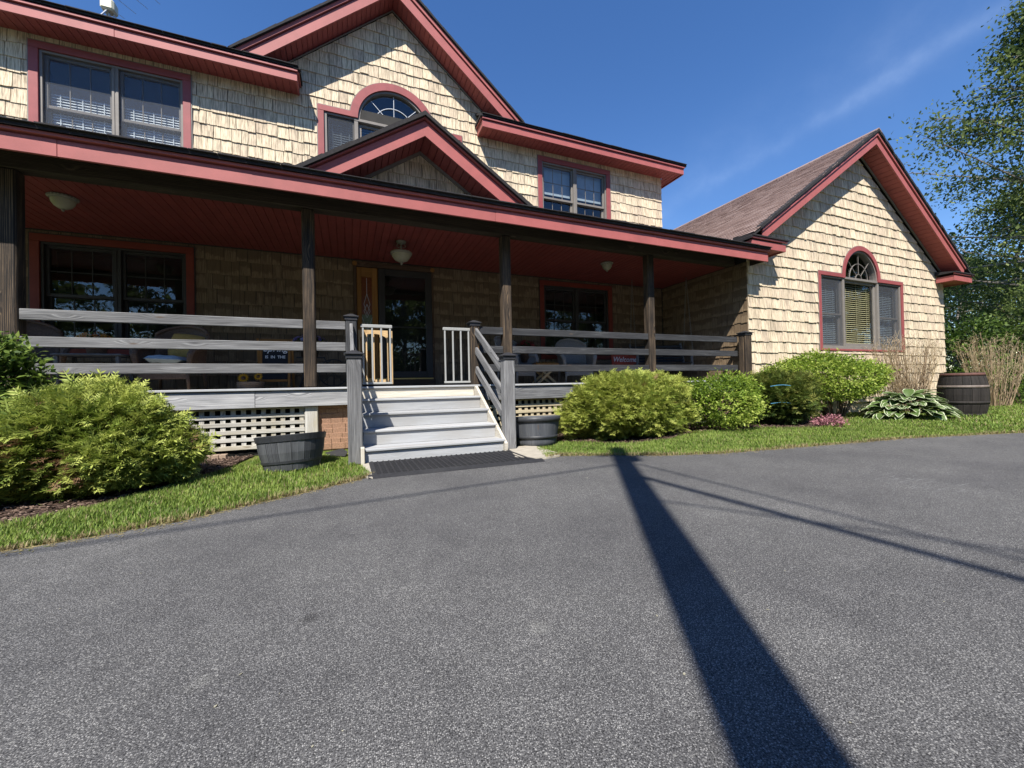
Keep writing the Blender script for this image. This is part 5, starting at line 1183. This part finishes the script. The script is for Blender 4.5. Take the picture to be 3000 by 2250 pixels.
line_from_shadow((1870, 1362), (2830, 1605), 8.05, 7.9, 0.014, 'thin upper overhead wire leading right from the pole, shown by its faint shadow')
line_from_shadow((1930, 1470), (2350, 1530), 6.9, 7.2, 0.011, 'thin lower overhead wire beside the thick cable, shown by its faint shadow')
line_from_shadow((1815, 1363), (900, 1500), 8.3, 8.2, 0.016, 'overhead wire leading left from the pole, its shadow crossing the driveway')
# ---- rubber mat
mroot = empty('rubber_mat', (1.0, 4.15, 0), 'black ribbed rubber mat at the foot of the steps', 'mat')
mx0, mx1, my0, my1 = 0.20, 1.80, 3.80, 4.545
b = MB(); b.box(mx0, mx1, my0, my1, 0.013, 0.022); b.build('base', M['rubber'], mroot)
b = MB(); b.prism([(my0-0.06, 0.013), (my0+0.012, 0.034), (my0+0.03, 0.034), (my0+0.03, 0.013)], mx0-0.05, mx1+0.10, 'x'); b.prism([(mx0-0.05, 0.013), (mx0+0.012, 0.034), (mx0+0.03, 0.034), (mx0+0.03, 0.013)], my0+0.03, my1, 'y'); b.prism([(mx1+0.09, 0.013), (mx1-0.012, 0.034), (mx1-0.03, 0.034), (mx1-0.03, 0.013)], my0+0.03, my1, 'y'); b.build('border', M['rubber'], mroot)
x = mx0+0.07; b = MB()
while x < mx1-0.03: b.box(x, x+0.016, my0+0.03, my1-0.004, 0.022, 0.034, 0.003); x += 0.058
b.build('ribs', M['rubber'], mroot)
b = MB(); y = my0+0.05
while y < my1-0.02: b.box(mx0+0.03, mx1-0.03, y, y+0.007, 0.0221, 0.029); y += 0.021
b.build('cross_ribs', M['rubber'], mroot)
# ---- planters
def stave_tub(name, c, r0, r1, h, n, label, tilt=(0, 0), group=None):
    root = empty(name, (c[0], c[1], 0), label, 'planter', group)
    for k in range(n):
        a0, a1 = 2*math.pi*k/n+0.006, 2*math.pi*(k+1)/n-0.006; b = MB(); V = []
        for z, r in ((0, r0), (h*0.5, (r0+r1)/2+0.012), (h, r1)):
            for rr_ in (r, r-0.022):
                for a in (a0, (a0+a1)/2, a1): V.append((rr_*math.cos(a), rr_*math.sin(a), z))
        Fs = []
        for i in range(2):
            o = i*6
            for s, t in ((0, 1), (1, 2)): Fs.append([o+s, o+t, o+6+t, o+6+s]); Fs.append([o+3+t, o+3+s, o+9+s, o+9+t])
            Fs.append([o+3, o, o+6, o+9]); Fs.append([o+2, o+5, o+11, o+8])
        Fs += [[12, 13, 16, 15], [13, 14, 17, 16], [1, 0, 3, 4], [2, 1, 4, 5]]
        off = R.random()*5; b.raw(V, Fs, [[(V[i][2]+off, math.atan2(V[i][1], V[i][0])*r1) for i in f] for f in Fs]); b.build('stave', M['tub'], root, local=True)
    for z0, z1 in ((h*0.82, h*0.985), (h*0.20, h*0.27)):
        b = MB(); ra = r0+(r1-r0)*z0/h+0.006; rb = r0+(r1-r0)*z1/h+0.006; b.lathe([(ra-0.01, z0), (ra+0.006, z0), (rb+0.006, z1), (rb-0.01, z1)], 48); b.build('hoop', M['hoopd'], root, False, True)
    b = MB(); b.lathe([(0.0, h-0.07), (r1-0.03, h-0.07)], 24); b.build('soil', M['soil'], root, False, True)
    root.rotation_euler = (tilt[0], tilt[1], 0.1); return root
stave_tub('barrel_planter', (-0.55, 4.74), 0.255, 0.325, 0.355, 16, 'tilted black half-barrel planter with chalky splashes, left of the steps', (-0.095, -0.03))
t2 = empty('tub_planter', (2.36, 4.90, 0), 'dark grey half-barrel planter right of the steps beside the pad', 'planter')
b = MB(); b.lathe([(0.0, 0.0), (0.265, 0.0), (0.272, 0.06), (0.30, 0.2), (0.325, 0.33), (0.335, 0.395), (0.31, 0.395), (0.30, 0.33)], 40); b.build('body', M['tubp'], t2, True, True)
for z0, z1, r in ((0.325, 0.392, 0.333), (0.105, 0.145, 0.287)):
    b = MB(); b.lathe([(r-0.012, z0), (r+0.004, z0), (r+0.010, z1), (r-0.012, z1)], 40); b.build('hoop', M['hoopd'], t2, True, True)
b = MB(); b.lathe([(0.0, 0.375), (0.305, 0.375)], 24); b.build('soil', M['soil'], t2, False, True); t2.rotation_euler = (-0.055, 0.0, 0)
# ---- oak barrel
bl = empty('wooden_barrel', (11.90, 4.12, 0), 'dark upright wooden barrel with metal hoops by the bare bushes', 'barrel')
def br_(z, h=0.90): t = (z/h-0.5)*2; return 0.375-0.065*t*t
n = 18
for k in range(n):
    a0, a1 = 2*math.pi*k/n+0.008, 2*math.pi*(k+1)/n-0.008; b = MB(); V = []; m_ = 9
    for i in range(m_):
        z = 0.90*i/(m_-1); r = br_(z)+R.uniform(-0.001, 0.001)
        for rr_ in (r, r-0.025):
            for a in (a0, (a0+a1)/2, a1): V.append((rr_*math.cos(a), rr_*math.sin(a), z))
    Fs = []
    for i in range(m_-1):
        o = i*6
        for s, t in ((0, 1), (1, 2)): Fs.append([o+s, o+t, o+6+t, o+6+s])
        Fs.append([o+3, o, o+6, o+9]); Fs.append([o+2, o+5, o+11, o+8])
    o = (m_-1)*6; Fs += [[o, o+1, o+4, o+3], [o+1, o+2, o+5, o+4]]
    off = R.random()*5; b.raw(V, Fs, [[(V[i][2]+off, math.atan2(V[i][1], V[i][0])*0.37) for i in f] for f in Fs]); b.build('stave', M['barrel'], bl, local=True)
for z0, z1, mt in ((0.835, 0.892, 'hooprust'), (0.585, 0.64, 'hoopr'), (0.26, 0.315, 'barrel'), (0.01, 0.06, 'barrel')):
    b = MB(); b.lathe([(br_(z0)-0.01, z0), (br_(z0)+0.006, z0), (br_(z1)+0.006, z1), (br_(z1)-0.01, z1)], 40); b.build('hoop', M[mt], bl, True, True)
b = MB(); b.lathe([(0.0, 0.865), (0.29, 0.865)], 28); b.build('lid', M['barrel'], bl, False, True)
# ---- small bricks and black liner under the lattice
for k, lab in enumerate(('left', 'middle', 'right')):
    b = MB(); x = -1.585+k*0.075; b.box(x, x+0.071, 5.70, 5.80, 0.0, 0.068, 0.004); tag(b.build('brick', M['brick']), '%s one of three small tan bricks lying below the lattice' % lab, 'brick', 'bricks under the lattice')
b = MB(); b.raw([(-0.26, 5.4, 0.012), (-0.05, 5.2, 0.012), (-0.02, 5.3, 0.05), (-0.08, 5.5, 0.07), (-0.28, 5.52, 0.03)], [[0, 1, 2, 3, 4]]); o = b.build('landscape_fabric', M['rubber']); o.modifiers.new('s', 'SOLIDIFY').thickness = 0.004; tag(o, 'scrap of black landscape fabric beside the lower left newel post', 'fabric')
# ---- gates
def metal_gate(x0, x1, n, label):
    root = empty('safety_gate', ((x0+x1)/2, 5.86, DZ), label, 'gate', 'pale metal safety gates'); z0, z1 = DZ+0.03, 1.685
    b = MB(); b.box(x0-0.03, x1+0.03, 5.845, 5.875, z1-0.015, z1+0.03, 0.006); b.build('top_rail', M['metalw'], root); b = MB(); b.box(x0-0.02, x1+0.02, 5.846, 5.874, z0, z0+0.03, 0.005); b.build('bottom_rail', M['metalw'], root)
    for k in range(n): b = MB(); x = x0+(x1-x0)*k/(n-1); b.box(x-0.012, x+0.012, 5.849, 5.871, z0+0.031, z1-0.016, 0.004); b.build('bar', M['metalw'], root)
metal_gate(0.20, 0.56, 4, 'pale metal baby gate panel at the left of the top step'); metal_gate(1.345, 1.71, 4, 'pale metal baby gate panel at the right of the top step')
wg = empty('wooden_gate', (0.40, 6.0, DZ), 'light wood baby gate with arched top, folded behind the left metal panel', 'gate')
b = MB()
for k in range(14):
    xa, xb = 0.14+0.40*k/14, 0.14+0.40*(k+1)/14; f = lambda x: 0.085*math.sin(math.pi*(x-0.14)/0.40)**0.6 if 0.14 < x < 0.54 else 0
    b.prism([(xa, 1.52+f(xa)), (xb, 1.52+f(xb)), (xb, 1.655), (xa, 1.655)], 5.985, 6.01)
b.build('arched_rail', M['birchw'], wg); b = MB(); b.box(0.14, 0.55, 5.985, 6.01, 0.90, 0.95, 0.004); b.build('bottom_rail', M['birchw'], wg)
for k in range(5): b = MB(); x = 0.155+k*0.094; b.box(x-0.011, x+0.011, 5.975, 5.984, 0.93, 1.60, 0.003); b.build('slat', M['birchw'], wg)
b = MB(); b.box(0.575, 0.605, 5.98, 6.01, 0.88, 1.65, 0.005); b.build('stile', M['birchw'], wg)
# ---- ceiling lamps
def flush_lamp(x, y, r, label):
    root = empty('ceiling_lamp', (x, y, CZ), label, 'lamp', 'porch ceiling lamps')
    b = MB(); b.lathe([(0.05, -0.001), (r*1.12, -0.004), (r*1.16, -0.03), (r*1.04, -0.05), (r*0.98, -0.03)], 32); b.build('rim', M['lampm'], root, True, True)
    b = MB(); b.lathe([(r, -0.04), (r*0.93, -0.085), (r*0.72, -0.125), (r*0.4, -0.152), (0.02, -0.162)], 32); b.build('bowl', M['lampg'], root, True, True)
    b = MB(); b.lathe([(0.0, -0.19), (0.012, -0.185), (0.018, -0.172), (0.01, -0.158)], 12); b.build('finial', M['lampm'], root, True, True)
    b = MB()
    for k in range(26): a = k*2*math.pi/26; b.tube([(r*1.15*math.cos(a), r*1.15*math.sin(a), -0.028), (r*1.2*math.cos(a+0.06), r*1.2*math.sin(a+0.06), -0.012)], 0.008, 5)
    b.build('beading', M['lampm'], root, False, True)
flush_lamp(-3.24, 6.66, 0.115, 'cream bowl lamp flush on the porch ceiling at the left'); flush_lamp(4.90, 6.70, 0.10, 'cream bowl lamp flush on the porch ceiling at the right')
root = empty('ceiling_lamp', (0.86, 6.85, CZ), 'cream hanging bowl lamp on the porch ceiling in front of the door', 'lamp', 'porch ceiling lamps')
b = MB(); b.lathe([(0.0, -0.002), (0.085, -0.004), (0.07, -0.03), (0.03, -0.05), (0.012, -0.06), (0.012, -0.16)], 24); b.build('canopy', M['lampm'], root, True, True)
b = MB(); b.lathe([(0.165, -0.185), (0.178, -0.20), (0.172, -0.225), (0.155, -0.23), (0.155, -0.19)], 32); b.build('rim', M['lampm'], root, True, True)
b = MB(); b.lathe([(0.158, -0.222), (0.145, -0.27), (0.105, -0.32), (0.05, -0.345), (0.01, -0.352)], 32); b.build('bowl', M['lampg'], root, True, True)
b = MB(); b.lathe([(0.0, -0.405), (0.012, -0.395), (0.022, -0.37), (0.03, -0.352), (0.008, -0.345)], 16); b.build('finial', M['lampm'], root, True, True)
b = MB()
for k in range(3):
    a = k*2.094+0.4; b.tube([(0.165*math.cos(a), 0.165*math.sin(a), -0.20), (0.19*math.cos(a), 0.19*math.sin(a), -0.18), (0.19*math.cos(a), 0.19*math.sin(a), -0.16)], 0.007, 6); b.tube([(0.06*math.cos(a), 0.06*math.sin(a), -0.03), (0.085*math.cos(a), 0.085*math.sin(a), -0.07), (0.05*math.cos(a), 0.05*math.sin(a), -0.10), (0.012*math.cos(a), 0.012*math.sin(a), -0.09)], 0.007, 6)
b.build('scrolls', M['lampm'], root, False, True)
# ---- porch furniture
def wicker_chair(x, y, rz, mt, label, group='wicker porch chairs'):
    root = empty('wicker_chair', (x, y, DZ), label, 'chair', group, rz)          # local: faces -Y
    def shell(rows):
        b = MB(); n = len(rows[0]); V = [p for r in rows for p in r]
        b.raw(V, [[i*n+k, i*n+k+1, (i+1)*n+k+1, (i+1)*n+k] for i in range(len(rows)-1) for k in range(n-1)]); return b
    rows = []
    for i in range(7):
        t = i/6; row = []
        for k in range(13):
            s = k/12*2-1; a = s*1.15; w = 0.30+0.05*t
            zt = 0.40+(0.58*math.cos(s*0.9)**0.6)*t; row.append((w*math.sin(a)*1.05, 0.30*math.cos(a)-0.04+0.10*t, zt))
        rows.append(row)
    b = shell(rows); o = b.build('backrest', M[mt], root, True, True); o.modifiers.new('s', 'SOLIDIFY').thickness = 0.03
    b = MB(); b.tube([(0.36*math.sin(s*1.15), 0.30*math.cos(s*1.15)+0.06, 0.40+0.58*math.cos(s*0.9)**0.6) for s in np.linspace(-1, 1, 15)], 0.022, 7); b.build('back_rim', M[mt], root, True, True)
    b = MB(); b.box(-0.29, 0.29, -0.30, 0.20, 0.30, 0.385, 0.03); b.build('seat', M[mt], root, False, True)
    for s in (-1, 1):
        b = MB(); b.tube([(s*0.33, 0.16, 0.64), (s*0.36, -0.08, 0.60), (s*0.35, -0.27, 0.57), (s*0.33, -0.31, 0.50), (s*0.31, -0.30, 0.36)], [0.035, 0.04, 0.045, 0.04, 0.03], 8)
        V = [(s*0.31, 0.16, 0.36), (s*0.31, -0.28, 0.36), (s*0.345, -0.27, 0.56), (s*0.345, -0.05, 0.60), (s*0.33, 0.16, 0.63)]; b.raw(V, [[0, 1, 2, 3, 4]]); b.build('arm', M[mt], root, False, True)
        for yy in (-0.27, 0.18): b = MB(); b.tube([(s*0.27, yy, 0.31), (s*0.30, yy*1.08, 0.0)], [0.026, 0.018], 7); b.build('leg', M[mt], root, True, True)
    b = MB(); b.box(-0.27, 0.27, -0.295, -0.27, 0.16, 0.30, 0.01); b.build('apron', M[mt], root, False, True); return root
wicker_chair(-3.85, 7.1, 0.5, 'wicker', 'brown wicker chair behind the rail at the far left of the porch'); wicker_chair(-2.30, 7.15, -0.15, 'wicker', 'brown wicker chair with pillows under the left porch window')
wicker_chair(4.45, 7.3, -0.2, 'wickerw', 'grey wicker armchair with round back in front of the right porch window'); wicker_chair(3.05, 7.25, 0.5, 'wickerw', 'grey wicker chair right of the front door behind the steps newel')
def pillow(name, c, size, rot, mt, label, cat):
    b = MB(); n = 8; V = []
    for sgn in (1, -1):
        for i in range(n+1):
            for j in range(n+1):
                u, v = i/n*2-1, j/n*2-1; k = ((1-u**4)*(1-v**4))**0.5; pin = 1-0.10*(u*u*v*v); V.append((u*size[0]/2*pin, v*size[1]/2*pin, sgn*size[2]/2*k+0.006*math.sin(9*u+4*v)*k))
    m_ = (n+1)**2; Fs = []
    for q in (0, 1):
        for i in range(n):
            for j in range(n):
                f = [q*m_+i*(n+1)+j, q*m_+(i+1)*(n+1)+j, q*m_+(i+1)*(n+1)+j+1, q*m_+i*(n+1)+j+1]; Fs.append(f if q == 0 else f[::-1])
    b.raw(V, Fs); o = b.build(name, M[mt], None, True, True); o.location = c; o.rotation_euler = rot; tag(o, label, cat); return o
pillow('seat_cushion', (-2.33, 7.0, DZ+0.435), (0.44, 0.42, 0.12), (0, 0.05, -0.1), 'cushion', 'pale blue cushion on the seat of the wicker chair', 'cushion')
pillow('throw_pillow', (-2.20, 7.28, DZ+0.66), (0.42, 0.40, 0.13), (1.2, 0.12, 0.05), 'yellow', 'mustard pillow leaning on the back of the wicker chair', 'pillow')
tb = empty('side_table', (-3.10, 7.0, DZ), 'low grey table between the two left wicker chairs', 'table')
b = MB(); b.box(-0.34, 0.34, -0.22, 0.22, 0.475, 0.50, 0.005); b.build('top', M['rail'], tb, False, True)
for sx in (-0.3, 0.3):
    for sy in (-0.18, 0.18): b = MB(); b.box(sx-0.02, sx+0.02, sy-0.02, sy+0.02, 0, 0.474, 0.004); b.build('leg', M['rail'], tb, False, True)
b = MB(); b.box(-0.31, 0.31, -0.19, 0.19, 0.15, 0.165, 0.004); b.build('shelf', M['rail'], tb, False, True)
def flowers(name, c, r, n, mt, label, seed, pot, potm, fs=0.05, stem=True, leafm='leafd'):
    rng = np.random.default_rng(seed); root = empty(name, (c[0], c[1], pot[0]), label, 'flowers')
    d = unit(rng.normal(size=(n, 3))); d[:, 2] = np.abs(d[:, 2]); P_ = np.array([0, 0, c[2]-pot[0]])+d*np.array(r)*rng.uniform(0.6, 1, n)[:, None]
    tv = []; tf = []
    for k in range(7):
        a = 2*math.pi*k/7; ca, sa = math.cos(a), math.sin(a); q = np.array([-sa, ca]); i = len(tv)
        tv += [(0.12*ca, 0.12*sa, 0), (0.5*ca+0.17*q[0], 0.5*sa+0.17*q[1], 0.12), (1.0*ca, 1.0*sa, 0.05), (0.5*ca-0.17*q[0], 0.5*sa-0.17*q[1], 0.12)]; tf.append([i, i+1, i+2, i+3])
    tone = rng.random(n); up = d*0.9+np.array([0, -0.5, 0.3]); sd_ = np.cross(up, rng.normal(size=(n, 3)))
    V, F, T = scatter(np.array(tv), np.array(tf), P_, sd_, up, fs*rng.uniform(0.7, 1.2, n), tone); np_obj('petals', V, F, M[mt], root, T, local=True)
    m_ = n*4; d = unit(rng.normal(size=(m_, 3))); d[:, 2] = np.abs(d[:, 2]); P_ = np.array([0, 0, c[2]-pot[0]-0.02])+d*np.array(r)*rng.uniform(0.2, 0.9, m_)[:, None]
    V, F, T = scatter(LEAF_V, LEAF_F, P_, rng.normal(size=(m_, 3)), rng.normal(size=(m_, 3)), fs*1.3*rng.uniform(0.7, 1.3, m_), rng.random(m_)*0.7); np_obj('leaves', V, F, M[leafm], root, T, local=True)
    h = c[2]-pot[0]; b = MB(); b.lathe([(0.0, 0), (pot[1]*0.75, 0), (pot[1], h*0.92), (pot[1]*1.06, h*0.92), (pot[1]*1.06, h), (pot[1]*0.9, h)], 20); b.build('pot', M[potm], root, True, True); return root
flowers('flower_pot', (-3.10, 7.02, 1.56), (0.20, 0.16, 0.10), 40, 'petalo', 'orange and white flowers on the low table between the wicker chairs', 71, (DZ+0.50, 0.12), 'brown', 0.045)
flowers('flower_pot', (-0.57, 7.2, 1.60), (0.28, 0.14, 0.12), 60, 'petalp', 'purple flowers on an iron stand behind the second porch post', 72, (1.352, 0.16), 'dmetal', 0.038)
flowers('flower_pot', (3.42, 7.45, 1.62), (0.26, 0.18, 0.14), 70, 'petalr', 'dark red flowers in a basket right of the front door', 73, (1.30, 0.17), 'wicker', 0.045)
# iron stand with a spoked wheel
st = empty('plant_stand', (-0.38, 7.2, DZ), 'iron plant stand with a spoked wheel behind the second porch post', 'stand')
b = MB(); b.tube([(0.16+0.22*math.cos(a), 0, 0.25+0.22*math.sin(a)) for a in np.linspace(0, 6.283, 29)], 0.010, 6); b.build('wheel', M['dmetal'], st, True, True)
b = MB()
for k in range(8): a = k*math.pi/4; b.tube([(0.16, 0, 0.25), (0.16+0.21*math.cos(a), 0, 0.25+0.21*math.sin(a))], 0.005, 5)
b.build('spokes', M['dmetal'], st, False, True)
b = MB()
for p, q in (((-0.34, -0.1, 0), (-0.2, 0, 0.50)), ((-0.34, 0.1, 0), (-0.2, 0, 0.50)), ((0.02, 0, 0.5), (0.16, 0, 0.25)), ((-0.30, 0, 0.08), (0.12, 0, 0.46))): b.tube([p, q], 0.009, 6)
b.tube([(-0.38, 0, 0.50), (0.04, 0, 0.50)], 0.012, 6); b.build('frame', M['dmetal'], st, False, True)
# chalkboard
ck = empty('chalkboard_sign', (-1.05, 7.2, DZ), 'wooden A-frame chalkboard with white handwriting on the porch', 'sign')
def leanM(s): return Matrix.Rotation(s*0.20, 4, 'X')
Mf = leanM(-1)
for x0, x1 in ((-0.21, -0.175), (0.175, 0.21)): b = MB(); b.box(x0, x1, -0.14, -0.115, 0.0, 0.78, 0.004, M=Mf); b.build('stile', M['orange'], ck, False, True)
for z0, z1 in ((0.74, 0.78), (0.09, 0.125)): b = MB(); b.box(-0.174, 0.174, -0.139, -0.116, z0, z1, 0.004, M=Mf); b.build('cross_bar', M['orange'], ck, False, True)
b = MB(); b.box(-0.174, 0.174, -0.130, -0.122, 0.126, 0.739, M=Mf); brd = b.build('board', M['chalk'], ck, False, True)
for x0, x1 in ((-0.25, -0.215), (0.215, 0.25)): b = MB(); b.box(x0, x1, 0.115, 0.14, 0.0, 0.78, 0.004, M=leanM(1)); b.build('back_leg', M['orange'], ck, False, True)
def text(body, size, loc, mt, parent, name, rot=(math.pi/2, 0, 0), shear=0.0, ext=0.001, Mx=None, sx=1.0):
    c = bpy.data.curves.new(name, 'FONT'); c.body = body; c.size = size; c.align_x = 'CENTER'; c.shear = shear; c.extrude = ext; c.resolution_u = 3; c.offset = 0.0015
    tmp = bpy.data.objects.new('tmp', c); COL.objects.link(tmp); dg = bpy.context.evaluated_depsgraph_get(); me = bpy.data.meshes.new_from_object(tmp.evaluated_get(dg)); bpy.data.objects.remove(tmp)
    T = (Mx or Matrix.Identity(4)) @ Matrix.Translation(loc) @ Matrix.Rotation(math.pi/2, 4, 'X') @ Matrix.Diagonal((sx, 1, 1, 1)); me.transform(T); me.materials.clear(); me.materials.append(M[mt])
    o = bpy.data.objects.new(name, me); COL.objects.link(o); o.parent = parent; return o
text('Spring', 0.135, (0.0, -0.1315, 0.575), 'chalkw', ck, 'lettering', shear=0.35, Mx=Mf); text('IS  IN  THE', 0.062, (0.0, -0.1315, 0.465), 'chalkw', ck, 'lettering', Mx=Mf, sx=0.95)
# sunflowers in a splint basket
bk = empty('splint_basket', (-1.36, 7.05, DZ), 'low woven basket with yellow sunflowers left of the chalkboard', 'basket')
b = MB(); b.lathe([(0.0, 0.0), (0.155, 0.0), (0.175, 0.11), (0.16, 0.11), (0.15, 0.09)], 24); b.build('body', M['wicker'], bk, False, True)
for z in (0.018, 0.048, 0.078, 0.102):
    b = MB(); b.lathe([(0.158+z*0.17, z-0.011), (0.168+z*0.17, z), (0.158+z*0.17, z+0.011)], 24); b.build('splint', M['brick'], bk, True, True)
for k, (dx, dz, rr_) in enumerate(((-0.07, 0.17, 0.075), (0.12, 0.19, 0.06))):
    b = MB(); Tm = Matrix.Translation((dx, -0.12, dz)) @ Matrix.Rotation(1.25, 4, 'X')
    for q in range(14):
        a = q*6.283/14; c_, s_ = math.cos(a), math.sin(a); V = [(0.3*c_, 0.3*s_, 0), (0.65*c_-0.16*s_, 0.65*s_+0.16*c_, 0.06), (1.05*c_, 1.05*s_, 0.02), (0.65*c_+0.16*s_, 0.65*s_-0.16*c_, 0.06)]; b.raw([Tm @ Vector((x*rr_, y*rr_, z*rr_)) for x, y, z in V], [[0, 1, 2, 3]])
    b.build('petals', M['petaly'], bk, False, True); b = MB(); b.lathe([(0.0, 0.02), (rr_*0.25, 0.016), (rr_*0.36, 0.0)], 14); b.v = [tuple(Tm @ Vector(p)) for p in b.v]; b.build('flower_centre', M['stem'], bk, True, True)
# folding table on the right
ft = empty('folding_table', (3.67, 7.2, DZ), 'small honey coloured folding table with crossed legs on the right porch', 'table')
b = MB(); b.box(-0.25, 0.25, -0.18, 0.18, 0.365, 0.42, 0.006); b.build('top', M['orange'], ft, False, True)
for s in (-1, 1):
    for q in (-1, 1): b = MB(); b.bar((q*0.22, s*0.13+0.03*q, 0.01), (-q*0.20, s*0.13+0.03*q, 0.36), 0.022, 0.045, 0.003); b.build('leg', M['birchw'], ft, False, True)
b = MB()
for k in range(6): b.box(-0.22+k*0.075, -0.19+k*0.075, -0.12, 0.12, 0.421, 0.445, 0.008)
tag(b.build('wooden_tray', M['orange'], None, False, True), 'little wooden board standing on the folding table', 'tray').location = (3.67, 7.2, DZ+0.0005)
# welcome sign
ws = empty('welcome_sign', (6.0, 7.55, DZ), 'red board with white script leaning under the right porch window', 'sign')
b = MB(); b.box(-0.36, 0.36, -0.02, 0.0, 0.0, 0.66, 0.006, M=Matrix.Rotation(-0.15, 4, 'X')); b.build('board', M['signred'], ws, False, True)
text('Welcome', 0.17, (0.0, -0.022, 0.49), 'chalkw', ws, 'lettering', shear=0.35, Mx=Matrix.Rotation(-0.15, 4, 'X'))
# porch swing
sw = empty('porch_swing', (6.75, 7.25, DZ), 'dark slatted porch swing hanging on chains beside the wing wall', 'swing', rz=-0.45)
for k in range(6): b = MB(); b.bar((-0.6, 0.22+0.03*k, 0.50+0.07*k), (0.6, 0.22+0.03*k, 0.50+0.07*k), 0.018, 0.055, 0.003); b.build('back_slat', M['raild'], sw, False, True)
for k in range(5): b = MB(); b.bar((-0.6, -0.28+0.1*k, 0.42), (0.6, -0.28+0.1*k, 0.42), 0.075, 0.018, 0.003); b.build('seat_slat', M['raild'], sw, False, True)
for s in (-1, 1):
    b = MB(); b.bar((s*0.6, -0.3, 0.66), (s*0.6, 0.25, 0.66), 0.06, 0.03, 0.004); b.bar((s*0.6, -0.27, 0.40), (s*0.6, -0.27, 0.65), 0.05, 0.05, 0.004); b.bar((s*0.6, 0.2, 0.38), (s*0.6, 0.42, 0.93), 0.045, 0.045, 0.004); b.bar((s*0.6, -0.3, 0.39), (s*0.6, 0.25, 0.39), 0.05, 0.05, 0.004); b.build('arm_frame', M['rail'], sw, False, True)
    for yy in (-0.27, 0.30):
        b = MB(); top = Vector((s*0.62, 0.0, CZ-DZ-0.02)); bot = Vector((s*0.63, yy, 0.66)); n = 60
        for k in range(n):
            p = bot.lerp(top, k/n); q = bot.lerp(top, (k+0.8)/n); o_ = 0.009 if k % 2 else 0.0; oo = 0.0 if k % 2 else 0.009
            b.tube([(p.x+o_, p.y+oo, p.z), (q.x+o_, q.y+oo, q.z)], 0.004, 4); b.tube([(p.x-o_, p.y-oo, p.z), (q.x-o_, q.y-oo, q.z)], 0.004, 4)
        b.build('chain', M['chain'], sw, False, True)
# blue twine tied round the shrub
for z, x0 in ((0.72, 6.75), (0.42, 6.75)):
    b = MB(); b.tube([(x0+0.45*t, 4.66-0.22*math.sin(t*1.5), z+0.02*math.sin(t*5)) for t in np.linspace(0, 0.6, 8)], 0.0035, 5); tag(b.build('twine', M['blue']), ('upper' if z > 0.6 else 'lower')+' strand of blue twine tied round the dark shrub', 'twine')
# ---- aerial on the roof
an = empty('roof_aerial', (-3.96, 9.5, 7.4), 'beige rotor box on a tripod with thin aerial rods above the left roof', 'aerial')
b = MB()
for a in (0.3, 2.4, 4.5): b.tube([(-3.96+0.35*math.cos(a), 9.5+0.35*math.sin(a), 7.38), (-3.96, 9.5, 7.95)], 0.014, 7)
b.build('tripod', M['alum'], an); b = MB(); b.tube([(-3.96, 9.5, 7.3), (-3.96, 9.5, 9.3)], 0.018, 8); b.build('mast', M['alum'], an)
b = MB(); b.box(-4.06, -3.86, 9.40, 9.60, 7.86, 8.06, 0.03); b.build('rotor_box', M['beige'], an)
dv = Vector((0.62, 0.78, -0.05)); ov = Vector((0.78, -0.62, 0))
b = MB(); b.tube([Vector((-3.96, 9.5, 9.2))-ov*1.6, Vector((-3.96, 9.5, 9.2))+ov*1.6], 0.014, 7); b.build('boom', M['alum'], an)
for k in range(9):
    c_ = Vector((-3.96, 9.5, 9.2))+ov*(-1.5+k*0.37); b = MB(); b.tube([c_-dv*1.1, c_+dv*1.1], 0.005, 5); b.build('rod', M['alum'], an)
